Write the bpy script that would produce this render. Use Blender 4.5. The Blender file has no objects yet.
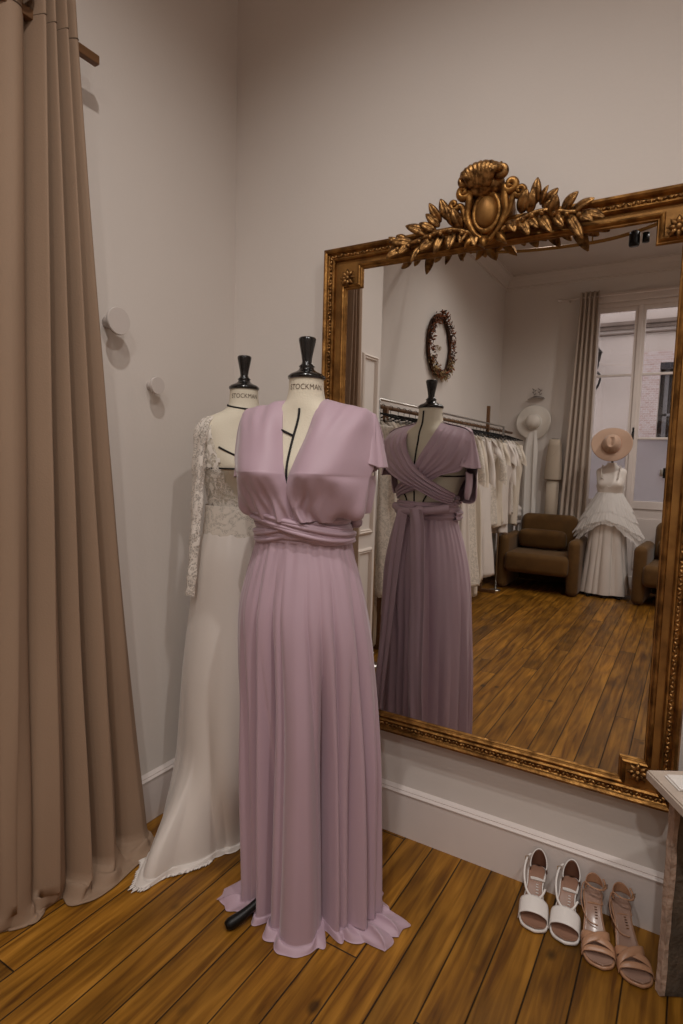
import bpy, bmesh, math, random
from mathutils import Vector, Matrix, noise
S = bpy.context.scene
C = S.collection
PI = math.pi
R = math.radians

# ------------------------------------------------------------------ helpers
def lin(r, g, b):
    f = lambda c: (c/255/12.92) if c/255 <= .04045 else ((c/255+.055)/1.055)**2.4
    return (f(r), f(g), f(b), 1)

def newmat(name):
    m = bpy.data.materials.new(name); m.use_nodes = True
    nt = m.node_tree; b = nt.nodes['Principled BSDF']
    return m, nt, b

def mat(name, col, rough=.6, metal=0, var=0, vscale=8, bump=0, bscale=60, sheen=0, coord='Object', stretch=(1, 1, 1), var2=None, coat=0, spec=.5, trans=0):
    m, nt, b = newmat(name)
    b.inputs['Base Color'].default_value = col
    b.inputs['Roughness'].default_value = rough
    b.inputs['Metallic'].default_value = metal
    b.inputs['Specular IOR Level'].default_value = spec
    if sheen:
        b.inputs['Sheen Weight'].default_value = sheen
        b.inputs['Sheen Roughness'].default_value = .4
    if coat:
        b.inputs['Coat Weight'].default_value = coat; b.inputs['Coat Roughness'].default_value = .15
    if var or bump or var2:
        tc = nt.nodes.new('ShaderNodeTexCoord'); mp = nt.nodes.new('ShaderNodeMapping')
        mp.inputs['Scale'].default_value = stretch
        nt.links.new(tc.outputs[coord], mp.inputs[0])
    if var or var2:
        n = nt.nodes.new('ShaderNodeTexNoise'); n.inputs['Scale'].default_value = vscale; n.inputs['Detail'].default_value = 4
        nt.links.new(mp.outputs[0], n.inputs['Vector'])
        mx = nt.nodes.new('ShaderNodeMix'); mx.data_type = 'RGBA'
        c2 = var2 or tuple(max(0, c*(1-var)) for c in col[:3])+(1,)
        mx.inputs[6].default_value = col; mx.inputs[7].default_value = c2
        rp = nt.nodes.new('ShaderNodeMapRange'); rp.inputs[1].default_value = .38; rp.inputs[2].default_value = .66
        nt.links.new(n.outputs['Fac'], rp.inputs[0]); nt.links.new(rp.outputs[0], mx.inputs[0])
        nt.links.new(mx.outputs[2], b.inputs['Base Color'])
    if bump:
        n2 = nt.nodes.new('ShaderNodeTexNoise'); n2.inputs['Scale'].default_value = bscale; n2.inputs['Detail'].default_value = 3
        nt.links.new(mp.outputs[0], n2.inputs['Vector'])
        bp = nt.nodes.new('ShaderNodeBump'); bp.inputs['Strength'].default_value = bump; bp.inputs['Distance'].default_value = .01
        nt.links.new(n2.outputs['Fac'], bp.inputs['Height']); nt.links.new(bp.outputs[0], b.inputs['Normal'])
    return m

def link(name, me, m=None, parent=None, smooth=True, loc=None, rot=None):
    o = bpy.data.objects.new(name, me); C.objects.link(o)
    if m: me.materials.append(m)
    if smooth:
        for p in me.polygons: p.use_smooth = True
    if parent: o.parent = parent
    if loc: o.location = loc
    if rot: o.rotation_euler = rot
    return o

def obj(name, vf, m=None, parent=None, smooth=True, **k):
    me = bpy.data.meshes.new(name); me.from_pydata([tuple(v) for v in vf[0]], [], vf[1]); me.update()
    return link(name, me, m, parent, smooth, **k)

def tag(o, label=None, cat=None, group=None, kind=None):
    if label: o['label'] = label
    if cat: o['category'] = cat
    if group: o['group'] = group
    if kind: o['kind'] = kind
    return o

def thing(name, label, cat, loc=(0, 0, 0), rz=0, group=None):
    o = bpy.data.objects.new(name, None); C.objects.link(o)
    o.location = loc; o.rotation_euler = (0, 0, rz); o.empty_display_size = .05
    return tag(o, label, cat, group)

def struct(name, vf, m, parent=None, smooth=False):
    o = obj(name, vf, m, parent, smooth)
    if not parent: o['kind'] = 'structure'
    return o

def join(*parts):
    V = []; F = []
    for v, f in parts:
        n = len(V); V += [tuple(q) for q in v]; F += [tuple(i+n for i in q) for q in f]
    return V, F

def xf(vf, M):
    return [M @ Vector(v) for v in vf[0]], vf[1]

def T(x=0, y=0, z=0): return Matrix.Translation((x, y, z))
def RX(a): return Matrix.Rotation(a, 4, 'X')
def RY(a): return Matrix.Rotation(a, 4, 'Y')
def RZ(a): return Matrix.Rotation(a, 4, 'Z')

def from_bm(bm):
    bm.verts.index_update()
    out = [v.co.copy() for v in bm.verts], [tuple(v.index for v in f.verts) for f in bm.faces]
    bm.free(); return out

def box(x0, x1, y0, y1, z0, z1, r=0, seg=2):
    bm = bmesh.new(); bmesh.ops.create_cube(bm, size=1)
    for v in bm.verts:
        v.co = Vector(((x0+x1)/2+v.co.x*(x1-x0), (y0+y1)/2+v.co.y*(y1-y0), (z0+z1)/2+v.co.z*(z1-z0)))
    if r: bmesh.ops.bevel(bm, geom=list(bm.edges)+list(bm.verts), offset=r, segments=seg, profile=.5, affect='EDGES')
    return from_bm(bm)

def grid(fn, nu, nv, cu=False, cv=False):
    V = []; F = []
    for j in range(nv):
        for i in range(nu):
            V.append(Vector(fn(i/(nu if cu else nu-1), j/(nv if cv else nv-1))))
    for j in range(nv if cv else nv-1):
        for i in range(nu if cu else nu-1):
            a = j*nu+i; b = j*nu+(i+1) % nu; c = ((j+1) % nv)*nu+(i+1) % nu; d = ((j+1) % nv)*nu+i
            F.append((a, b, c, d))
    return V, F

def lathe(prof, n=32, ex=1, ey=1):
    V = []; F = []
    for r, z in prof:
        for i in range(n):
            a = 2*PI*i/n; V.append(Vector((r*ex*math.cos(a), r*ey*math.sin(a), z)))
    k = len(prof)
    for j in range(k-1):
        for i in range(n):
            F.append((j*n+i, j*n+(i+1) % n, (j+1)*n+(i+1) % n, (j+1)*n+i))
    F.append(tuple(range(n-1, -1, -1))); F.append(tuple((k-1)*n+i for i in range(n)))
    return V, F

def cr(P, t):
    """Catmull-Rom through the tuples P, t in 0..1"""
    n = len(P)-1; x = min(max(t, 0), 1)*n; i = min(int(x), n-1); f = x-i
    p0 = P[max(i-1, 0)]; p1 = P[i]; p2 = P[i+1]; p3 = P[min(i+2, n)]
    return tuple(.5*((2*b)+(-a+c)*f+(2*a-5*b+4*c-d)*f*f+(-a+3*b-3*c+d)*f**3) for a, b, c, d in zip(p0, p1, p2, p3))

def lerpk(K, x):
    """keys (x, v1, v2..) sorted ascending; smooth interpolation"""
    if x <= K[0][0]: return K[0][1:]
    if x >= K[-1][0]: return K[-1][1:]
    for i in range(len(K)-1):
        if x <= K[i+1][0]:
            h = K[i+1][0]-K[i][0]; f = (x-K[i][0])/h
            out = []
            for q in range(1, len(K[0])):
                p1 = K[i][q]; p2 = K[i+1][q]
                m1 = (p2-K[i-1][q])/(K[i+1][0]-K[i-1][0])*h if i > 0 else p2-p1
                m2 = (K[i+2][q]-p1)/(K[i+2][0]-K[i][0])*h if i+2 < len(K) else p2-p1
                f2 = f*f; f3 = f2*f
                out.append((2*f3-3*f2+1)*p1+(f3-2*f2+f)*m1+(-2*f3+3*f2)*p2+(f3-f2)*m2)
            return tuple(out)

def ss(a, b, x):
    t = min(max((x-a)/(b-a), 0), 1); return t*t*(3-2*t)

def tube(path, r, n=8, closed=False, rfn=None, flat=1):
    P = [Vector(p) for p in path]; k = len(P); V = []; F = []
    up = Vector((0, 0, 1)); prev = None
    for i, p in enumerate(P):
        d = (P[(i+1) % k]-P[i-1]) if closed else (P[min(i+1, k-1)]-P[max(i-1, 0)])
        if d.length < 1e-9: d = Vector((0, 0, 1))
        d.normalize()
        a = prev if prev is not None else (up if abs(d.z) < .95 else Vector((1, 0, 0)))
        s = d.cross(a)
        if s.length < 1e-6: s = d.cross(Vector((0, 1, 0)))
        s.normalize(); u = s.cross(d); prev = u
        rr = rfn(i/(k-1)) if rfn else r
        for q in range(n):
            t = 2*PI*q/n; V.append(p+s*math.cos(t)*rr+u*math.sin(t)*rr*flat)
    for j in range(k if closed else k-1):
        for q in range(n):
            F.append((j*n+q, j*n+(q+1) % n, ((j+1) % k)*n+(q+1) % n, ((j+1) % k)*n+q))
    if not closed:
        F.append(tuple(range(n-1, -1, -1))); F.append(tuple((k-1)*n+q for q in range(n)))
    return V, F

def smoothpath(P, n):
    return [cr(P, i/(n-1)) for i in range(n)]

def ellipsoid(c, rx, ry, rz, n=10, k=7):
    V, F = [], []
    bm = bmesh.new(); bmesh.ops.create_uvsphere(bm, u_segments=n, v_segments=k, radius=1)
    for v in bm.verts: v.co = Vector((c[0]+v.co.x*rx, c[1]+v.co.y*ry, c[2]+v.co.z*rz))
    return from_bm(bm)

def patch(ctrl, nu=40, nv=60, fold=None, thick=.0025):
    """surface through a grid of control points (rows of points), optional fold displacement, given thickness"""
    def base(u, v):
        return Vector(cr([cr(row, u) for row in ctrl], v))
    pts = [[base(i/(nu-1), j/(nv-1)) for i in range(nu)] for j in range(nv)]
    N = [[None]*nu for _ in range(nv)]
    for j in range(nv):
        for i in range(nu):
            du = pts[j][min(i+1, nu-1)]-pts[j][max(i-1, 0)]; dv = pts[min(j+1, nv-1)][i]-pts[max(j-1, 0)][i]
            n = du.cross(dv); N[j][i] = n.normalized() if n.length > 1e-9 else Vector((0, -1, 0))
    V = []; F = []
    for s in (0, 1):
        for j in range(nv):
            for i in range(nu):
                d = (fold(i/(nu-1), j/(nv-1)) if fold else 0)-s*thick
                V.append(pts[j][i]+N[j][i]*d)
    m = nu*nv
    for j in range(nv-1):
        for i in range(nu-1):
            a = j*nu+i; F.append((a, a+1, a+nu+1, a+nu)); F.append((m+a, m+a+nu, m+a+nu+1, m+a+1))
    for j in range(nv-1):
        a = j*nu; F.append((a, a+nu, m+a+nu, m+a)); a = j*nu+nu-1; F.append((a, m+a, m+a+nu, a+nu))
    for i in range(nu-1):
        F.append((i, m+i, m+i+1, i+1)); a = (nv-1)*nu+i; F.append((a, a+1, m+a+1, m+a))
    return V, F

def solid(vf, t):
    """give an open sheet a thickness by offsetting along its vertex normals"""
    bm = bmesh.new(); vs = [bm.verts.new(v) for v in vf[0]]
    for f in vf[1]:
        try: bm.faces.new([vs[i] for i in f])
        except ValueError: pass
    bm.normal_update(); bm.verts.index_update()
    n = len(vs); V = [v.co.copy() for v in bm.verts]+[v.co-v.normal*t for v in bm.verts]
    F = [tuple(v.index for v in f.verts) for f in bm.faces]+[tuple(v.index+n for v in reversed(f.verts)) for f in bm.faces]
    for e in bm.edges:
        if len(e.link_faces) == 1:
            f = e.link_faces[0]; a, b = e.verts
            ids = [v.index for v in f.verts]
            if ids[(ids.index(a.index)+1) % len(ids)] != b.index: a, b = b, a
            F.append((b.index, a.index, a.index+n, b.index+n))
    bm.free(); return V, F

def leaf2(base, tip, w, nrm, curl=.1, n=11):
    """carved leaf: two rounded halves with a groove along the midrib"""
    b = Vector(base); t = Vector(tip); d = t-b; L = d.length; d.normalize(); nr = Vector(nrm).normalized()
    s = d.cross(nr).normalized(); nr = s.cross(d).normalized()
    V = []; F = []
    sec = [(-1, -.10), (-.55, .20), (-.12, .16), (0, .02), (.12, .16), (.55, .20), (1, -.10), (0, -.25)]
    for i in range(n):
        u = i/(n-1); ww = w*.5*max(.04, math.sin(PI*min(1, u**.85*.98+.02)))**.62
        c = b+d*L*u+nr*(curl*L*math.sin(PI*u*.9))
        for x, h in sec: V.append(c+s*ww*x+nr*ww*h*1.1)
    k = len(sec)
    for i in range(n-1):
        for q in range(k): F.append((i*k+q, i*k+(q+1) % k, i*k+k+(q+1) % k, i*k+k+q))
    F.append(tuple(range(k-1, -1, -1))); F.append(tuple((n-1)*k+q for q in range(k)))
    return V, F

def leaf(base, tip, w, nrm, curl=.25, fold=.3, thick=.004, n=7):
    """a pointed leaf with a midrib fold from base to tip"""
    b = Vector(base); t = Vector(tip); d = t-b; L = d.length; d.normalize(); nr = Vector(nrm).normalized()
    s = d.cross(nr).normalized(); nr = s.cross(d).normalized()
    V = []; F = []
    for i in range(n):
        u = i/(n-1); ww = w*math.sin(PI*min(1, u**.8*.97+.03))**.8*.5; h = curl*L*math.sin(PI*u*.8)
        c = b+d*L*u+nr*h
        V += [c-s*ww-nr*ww*fold, c+nr*thick, c+s*ww-nr*ww*fold, c-nr*(thick+ww*fold)]
    for i in range(n-1):
        for q in range(4):
            F.append((i*4+q, i*4+(q+1) % 4, i*4+4+(q+1) % 4, i*4+4+q))
    F.append((3, 2, 1, 0)); k = (n-1)*4; F.append((k, k+1, k+2, k+3))
    return V, F

# ------------------------------------------------------------------ materials
def wallmat(name, col, b=.04):
    return mat(name, col, .75, bump=b, bscale=70, var=.03, vscale=1.5)
M_wall = wallmat('painted_plaster', lin(221, 212, 205))
M_ceil = wallmat('ceiling_paint', lin(214, 203, 196))
M_trim = mat('white_gloss_trim', lin(226, 214, 208), .4, bump=.05, bscale=25, var=.05, vscale=4)
M_panel = mat('panel_paint', lin(222, 210, 200), .45, bump=.04, bscale=20)

def floormat():
    m, nt, b = newmat('pine_boards')
    N = nt.nodes.new; L = nt.links.new
    tc = N('ShaderNodeTexCoord'); sx = N('ShaderNodeSeparateXYZ'); L(tc.outputs['Object'], sx.inputs[0])
    def mth(op, a, bb=None, c=None):
        n = N('ShaderNodeMath'); n.operation = op
        for i, q in enumerate((a, bb, c)):
            if q is None: continue
            if isinstance(q, (int, float)): n.inputs[i].default_value = q
            else: L(q, n.inputs[i])
        return n.outputs[0]
    W = .1045
    bx = mth('DIVIDE', mth('SUBTRACT', sx.outputs[0], .017), W)
    ib = mth('FLOOR', bx); fx = mth('SUBTRACT', bx, ib)
    wn = N('ShaderNodeTexWhiteNoise'); wn.noise_dimensions = '1D'; L(ib, wn.inputs['W'])
    yy = mth('DIVIDE', mth('ADD', sx.outputs[1], mth('MULTIPLY', wn.outputs['Value'], 7.3)), 2.1)
    iy = mth('FLOOR', yy); fy = mth('SUBTRACT', yy, iy)
    idn = mth('ADD', mth('MULTIPLY', ib, 17.13), mth('MULTIPLY', iy, 5.71))
    w2 = N('ShaderNodeTexWhiteNoise'); w2.noise_dimensions = '1D'; L(idn, w2.inputs['W'])
    # grain
    cmb = N('ShaderNodeCombineXYZ'); L(mth('MULTIPLY', sx.outputs[0], 26), cmb.inputs[0]); L(mth('ADD', mth('MULTIPLY', sx.outputs[1], 1.7), mth('MULTIPLY', w2.outputs['Value'], 40)), cmb.inputs[1])
    L(mth('MULTIPLY', idn, 3.1), cmb.inputs[2])
    g = N('ShaderNodeTexNoise'); g.inputs['Scale'].default_value = 1.6; g.inputs['Detail'].default_value = 5; g.inputs['Distortion'].default_value = .7; L(cmb.outputs[0], g.inputs['Vector'])
    c2 = N('ShaderNodeCombineXYZ'); L(mth('MULTIPLY', sx.outputs[0], 5), c2.inputs[0]); L(mth('MULTIPLY', sx.outputs[1], 2.4), c2.inputs[1]); L(idn, c2.inputs[2])
    blot = N('ShaderNodeTexNoise'); blot.inputs['Scale'].default_value = 1.2; blot.inputs['Detail'].default_value = 3; L(c2.outputs[0], blot.inputs['Vector'])
    mr = N('ShaderNodeMapRange'); mr.inputs[1].default_value = .3; mr.inputs[2].default_value = .72; L(g.outputs['Fac'], mr.inputs[0])
    ramp = N('ShaderNodeValToRGB'); e = ramp.color_ramp.elements
    e[0].position = 0; e[0].color = lin(98, 60, 14); e[1].position = 1; e[1].color = lin(176, 124, 46)
    mid = ramp.color_ramp.elements.new(.5); mid.color = lin(142, 96, 28)
    L(mr.outputs[0], ramp.inputs[0])
    mx = N('ShaderNodeMix'); mx.data_type = 'RGBA'; mx.blend_type = 'MULTIPLY'; mx.inputs[0].default_value = 1
    L(ramp.outputs[0], mx.inputs[6])
    br = mth('ADD', .60, mth('ADD', mth('MULTIPLY', w2.outputs['Value'], .42), mth('MULTIPLY', mth('SUBTRACT', blot.outputs['Fac'], .5), 1.4)))
    cb = N('ShaderNodeCombineColor'); L(br, cb.inputs[0]); L(mth('MULTIPLY', br, .97), cb.inputs[1]); L(mth('MULTIPLY', br, .92), cb.inputs[2])
    L(cb.outputs[0], mx.inputs[7])
    # knots
    c3 = N('ShaderNodeCombineXYZ'); L(mth('MULTIPLY', sx.outputs[0], 3.4), c3.inputs[0]); L(mth('MULTIPLY', sx.outputs[1], 2.1), c3.inputs[1])
    vo = N('ShaderNodeTexVoronoi'); vo.inputs['Scale'].default_value = 1.35; L(c3.outputs[0], vo.inputs['Vector'])
    kn = N('ShaderNodeMapRange'); kn.inputs[1].default_value = .035; kn.inputs[2].default_value = .085; kn.inputs[3].default_value = .3; kn.inputs[4].default_value = 1
    L(vo.outputs['Distance'], kn.inputs[0])
    # seams
    ex = mth('MINIMUM', fx, mth('SUBTRACT', 1, fx)); ey = mth('MULTIPLY', mth('MINIMUM', fy, mth('SUBTRACT', 1, fy)), 20)
    se = N('ShaderNodeMapRange'); se.inputs[1].default_value = .008; se.inputs[2].default_value = .03; se.inputs[3].default_value = .05
    L(mth('MINIMUM', ex, ey), se.inputs[0])
    tot = mth('MULTIPLY', se.outputs[0], kn.outputs[0])
    mx2 = N('ShaderNodeMix'); mx2.data_type = 'RGBA'; mx2.blend_type = 'MULTIPLY'; mx2.inputs[0].default_value = 1
    L(mx.outputs[2], mx2.inputs[6]); c4 = N('ShaderNodeCombineColor')
    for i in range(3): L(tot, c4.inputs[i])
    L(c4.outputs[0], mx2.inputs[7]); L(mx2.outputs[2], b.inputs['Base Color'])
    rr = N('ShaderNodeMapRange'); rr.inputs[3].default_value = .36; rr.inputs[4].default_value = .55; L(blot.outputs['Fac'], rr.inputs[0]); L(rr.outputs[0], b.inputs['Roughness'])
    bp = N('ShaderNodeBump'); bp.inputs['Strength'].default_value = .5; bp.inputs['Distance'].default_value = .004
    L(mth('ADD', se.outputs[0], mth('MULTIPLY', g.outputs['Fac'], .12)), bp.inputs['Height']); L(bp.outputs[0], b.inputs['Normal'])
    return m
M_floor = floormat(); M_floor.node_tree.nodes['Principled BSDF'].inputs['Specular IOR Level'].default_value = .3

M_pink = mat('lilac_jersey', lin(186, 158, 171), .55, sheen=.35, bump=.04, bscale=300, var=.03, vscale=3)
M_white = mat('ivory_crepe', lin(226, 217, 210), .55, sheen=.2, bump=.05, bscale=120)
M_satin = mat('ivory_satin', lin(222, 212, 204), .38, sheen=.2, bump=.03, bscale=80)
M_linen = mat('cream_canvas', lin(222, 212, 192), .85, bump=.15, bscale=220, var=.05, vscale=5)
M_black = mat('black_lacquer', lin(14, 12, 12), .2, coat=.4)
M_tape = mat('black_tape', lin(18, 14, 16), .8)
M_curt = mat('beige_curtain_cloth', lin(152, 126, 104), .8, sheen=0, bump=.08, bscale=200, var=.05, vscale=2)
M_curt2 = mat('pale_grey_curtain_cloth', lin(186, 170, 156), .8, bump=.06, bscale=150)
M_gold = mat('aged_gilt', lin(168, 122, 66), .42, .9, var2=lin(104, 70, 34), vscale=22, bump=.25, bscale=60)
M_goldl = mat('worn_gilt_ornament', lin(176, 132, 80), .42, .9, var2=lin(84, 56, 30), vscale=60, bump=.3, bscale=120)
M_goldf = mat('gilt_frieze', lin(158, 114, 60), .5, .7, var2=lin(122, 84, 42), vscale=14, bump=.12, bscale=50)
M_brass = mat('brass', lin(150, 112, 62), .55, .8)
M_chrome = mat('dull_chrome', lin(190, 186, 182), .3, 1)
M_wood = mat('dark_oak', lin(112, 76, 44), .5, var=.3, vscale=6, stretch=(12, 1, 12))
M_blackm = mat('black_metal', lin(22, 20, 20), .4, .5)
M_velvet = mat('brown_velvet', lin(100, 68, 24), .85, sheen=.15, var=.2, vscale=9, bump=.2, bscale=90)
M_hat = mat('pink_beige_felt', lin(184, 152, 130), .85, sheen=.3, bump=.1, bscale=150)
M_hatw = mat('white_straw', lin(228, 220, 210), .7, bump=.3, bscale=160)
M_shoew = mat('white_leather', lin(232, 225, 220), .35, bump=.06, bscale=180)
M_shoen = mat('nude_leather', lin(176, 132, 102), .35, bump=.06, bscale=180)
M_insole = mat('tan_insole', lin(150, 112, 92), .38)
M_insole2 = mat('pinkish_insole', lin(160, 128, 112), .3, coat=.2)
M_lining = mat('brown_leather_lining', lin(96, 62, 46), .4)
M_solebrown = mat('brown_sole', lin(110, 74, 52), .5)
M_knob = mat('pale_lacquer_knob', lin(206, 196, 190), .5)
M_marble = mat('pale_stone_slab', lin(202, 186, 172), .5, var=.16, vscale=9, bump=.1, bscale=40)
M_stone = mat('rough_brown_stone', lin(104, 90, 76), .9, var=.55, vscale=16, bump=1.0, bscale=34)
M_stonel = mat('chipped_light_stone', lin(190, 164, 146), .85, var=.3, vscale=30, bump=.8, bscale=50)
M_paper = mat('white_paper', lin(232, 226, 220), .7)
M_ink = mat('dark_print', lin(96, 76, 60), .7)

def lacemat(name, col, hole=.45, scale=90, patt=14):
    m, nt, b = newmat(name); N = nt.nodes.new; L = nt.links.new
    b.inputs['Base Color'].default_value = col; b.inputs['Roughness'].default_value = .8
    tc = N('ShaderNodeTexCoord')
    v = N('ShaderNodeTexVoronoi'); v.feature = 'DISTANCE_TO_EDGE'; v.inputs['Scale'].default_value = scale; L(tc.outputs['Object'], v.inputs['Vector'])
    w = N('ShaderNodeTexNoise'); w.inputs['Scale'].default_value = patt; w.inputs['Detail'].default_value = 3; w.inputs['Distortion'].default_value = 2.5; L(tc.outputs['Object'], w.inputs['Vector'])
    a = N('ShaderNodeMapRange'); a.inputs[1].default_value = .04; a.inputs[2].default_value = .09; a.inputs[3].default_value = 1; a.inputs[4].default_value = 0; L(v.outputs['Distance'], a.inputs[0])
    c = N('ShaderNodeMapRange'); c.inputs[1].default_value = .46; c.inputs[2].default_value = .54; L(w.outputs['Fac'], c.inputs[0])
    mxx = N('ShaderNodeMath'); mxx.operation = 'MAXIMUM'; L(a.outputs[0], mxx.inputs[0]); L(c.outputs[0], mxx.inputs[1])
    f = N('ShaderNodeMapRange'); f.inputs[3].default_value = 1-hole; L(mxx.outputs[0], f.inputs[0])
    L(f.outputs[0], b.inputs['Alpha'])
    bp = N('ShaderNodeBump'); bp.inputs['Strength'].default_value = .25; bp.inputs['Distance'].default_value = .004; L(mxx.outputs[0], bp.inputs['Height']); L(bp.outputs[0], b.inputs['Normal'])
    return m
M_lace = lacemat('ivory_lace', lin(232, 224, 214), .85, 110, 26)
M_laced = lacemat('dense_ivory_lace', lin(224, 214, 202), .30, 110, 20)
M_laces = lacemat('sheer_ivory_lace', lin(228, 218, 208), .8, 120, 30)
def sheer(name, col, a):
    m, nt, b = newmat(name); b.inputs['Base Color'].default_value = col; b.inputs['Roughness'].default_value = .9; b.inputs['Alpha'].default_value = a
    return m
M_tulle = sheer('white_tulle', lin(240, 234, 230), .5)

def glassmat(name, tint=(1, 1, 1, 1), rough=0, alpha=.12):
    m, nt, b = newmat(name); N = nt.nodes.new; L = nt.links.new
    nt.nodes.remove(b)
    t = N('ShaderNodeBsdfTransparent'); t.inputs[0].default_value = tint
    g = N('ShaderNodeBsdfGlossy'); g.inputs['Roughness'].default_value = rough
    mx = N('ShaderNodeMixShader'); mx.inputs[0].default_value = alpha
    L(t.outputs[0], mx.inputs[1]); L(g.outputs[0], mx.inputs[2]); L(mx.outputs[0], nt.nodes['Material Output'].inputs[0])
    return m
M_glass = glassmat('window_glass', (.93, .94, .96, 1), 0, .07)
m_, nt_, b_ = newmat('mirror_silver'); b_.inputs['Metallic'].default_value = 1; b_.inputs['Roughness'].default_value = 0; b_.inputs['Base Color'].default_value = (.80, .79, .775, 1); M_mirror = m_
m_, nt_, b_ = newmat('frosted_glass'); b_.inputs['Base Color'].default_value = lin(205, 205, 215); b_.inputs['Roughness'].default_value = .6; b_.inputs['Transmission Weight'].default_value = .75; b_.inputs['IOR'].default_value = 1.1; M_frost = m_

# ------------------------------------------------------------------ the room
XW, YW, ZC, XR = -.438, -5.4, 3.56, 3.2
struct('floor', box(XW-.1, XR+.1, YW-.3, .02, -.06, 0), M_floor)
struct('ceiling', box(XW-.1, XR+.1, YW-.3, .1, ZC, ZC+.1), M_ceil)
struct('wall_mirror_side', box(-.6, XR+.1, 0, .12, 0, ZC), M_wall)
struct('wall_left_near', box(XW-.1, 0, -1.37, 0, 0, ZC), M_wall)
struct('wall_left_far', box(XW-.14, XW, YW, -1.37, 0, ZC), M_wall)
struct('wall_right', box(XR, XR+.12, YW, 0, 0, ZC), M_wall)
wx0, wx1, wz1 = .56, 1.62, 3.16
struct('wall_window_side', join(box(XW-.14, wx0, YW-.22, YW, 0, ZC), box(wx1, XR+.12, YW-.22, YW, 0, ZC), box(wx0, wx1, YW-.22, YW, wz1, ZC)), M_wall)

def sweep(profile, path, closed=True):
    """profile: (u inward offset, w height); path: 2D polygon counter-clockwise; mitred. returns verts as (x, w, z)"""
    n = len(path); V = []; F = []
    for i in range(n):
        p = Vector(path[i]); a = Vector(path[i-1]); b = Vector(path[(i+1) % n])
        d1 = (p-a).normalized(); d2 = (b-p).normalized()
        if not closed and i == 0: d1 = d2
        if not closed and i == n-1: d2 = d1
        n1 = Vector((-d1.y, d1.x)); n2 = Vector((-d2.y, d2.x))
        mdir = (n1+n2); mdir = mdir/max(1e-6, mdir.dot(n1))
        for u, w in profile:
            q = p+mdir*u; V.append(Vector((q.x, w, q.y)))
    k = len(profile)
    for i in range(n if closed else n-1):
        for q in range(k-1):
            a = i*k+q; b = ((i+1) % n)*k+q
            F.append((a, a+1, b+1, b))
    return V, F

# skirting boards
def skirt_prof():
    return [(0, 0), (.018, 0), (.018, .157), (.0215, .159), (.0215, .162), (.018, .165), (.0135, .168), (.014, .171), (.006, .176), (0, .180)]
def run(name, p0, p1, inward, prof=None, mtl=M_trim, z0=0):
    d = Vector((p1[0]-p0[0], p1[1]-p0[1], 0)); nrm = Vector((inward[0], inward[1], 0)); V = []; F = []
    pr = prof or skirt_prof(); k = len(pr)
    for q in (Vector((*p0, z0)), Vector((*p1, z0))):
        for t, z in pr: V.append(q+nrm*t+Vector((0, 0, z)))
    for i in range(k-1): F.append((i, i+1, k+i+1, k+i))
    F.append(tuple(range(k))); F.append(tuple(range(2*k-1, k-1, -1)))
    return struct(name, (V, F), mtl)
run('baseboard_mirror_side', (0, 0), (XR, 0), (0, -1))
run('baseboard_left', (0, 0), (0, -1.37), (1, 0))
run('baseboard_left_far', (XW, -1.37), (XW, YW), (1, 0))
run('baseboard_window_side', (XW, YW), (wx0, YW), (0, 1))
run('baseboard_window_side_right', (wx1, YW), (XR, YW), (0, 1))
cor = [(0, 0), (.018, .004), (.018, .02), (.03, .03), (.05, .075), (.09, .105), (.115, .11), (.115, .13), (0, .13)]
run('trim_1', (XW, -1.37), (XW, YW), (1, 0), cor, M_ceil, ZC-.13)
run('trim_2', (XW, YW), (XR, YW), (0, 1), cor, M_ceil, ZC-.13)
run('trim_3', (XR, 0), (XR, YW), (-1, 0), cor, M_ceil, ZC-.13)
run('trim_4', (0, 0), (XR, 0), (0, -1), cor, M_ceil, ZC-.13)
run('trim_5', (0, 0), (0, -1.37), (1, 0), cor, M_ceil, ZC-.13)
# pier casing and panel mouldings on the near left wall
struct('trim_6', join(*[box(0, t, y0, y1, .0, 3.2, .004) for t, y0, y1 in ((.035, -1.02, -.99), (.02, -1.055, -1.02), (.03, -1.085, -1.06), (.014, -1.12, -1.09))]), M_panel)
def mould(y0, y1, z0, z1):
    path = [(y0, z0), (y1, z0), (y1, z1), (y0, z1)]
    v, f = sweep([(0, 0), (.004, .012), (.012, .016), (.018, .008), (.024, .012), (.03, 0)], path)
    return [Vector((q.y, q.x, q.z)) for q in v], f
struct('trim_7', mould(-1.325, -1.14, .915, 1.96), M_panel)
struct('trim_8', mould(-1.325, -1.14, .22, .83), M_panel)

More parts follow.
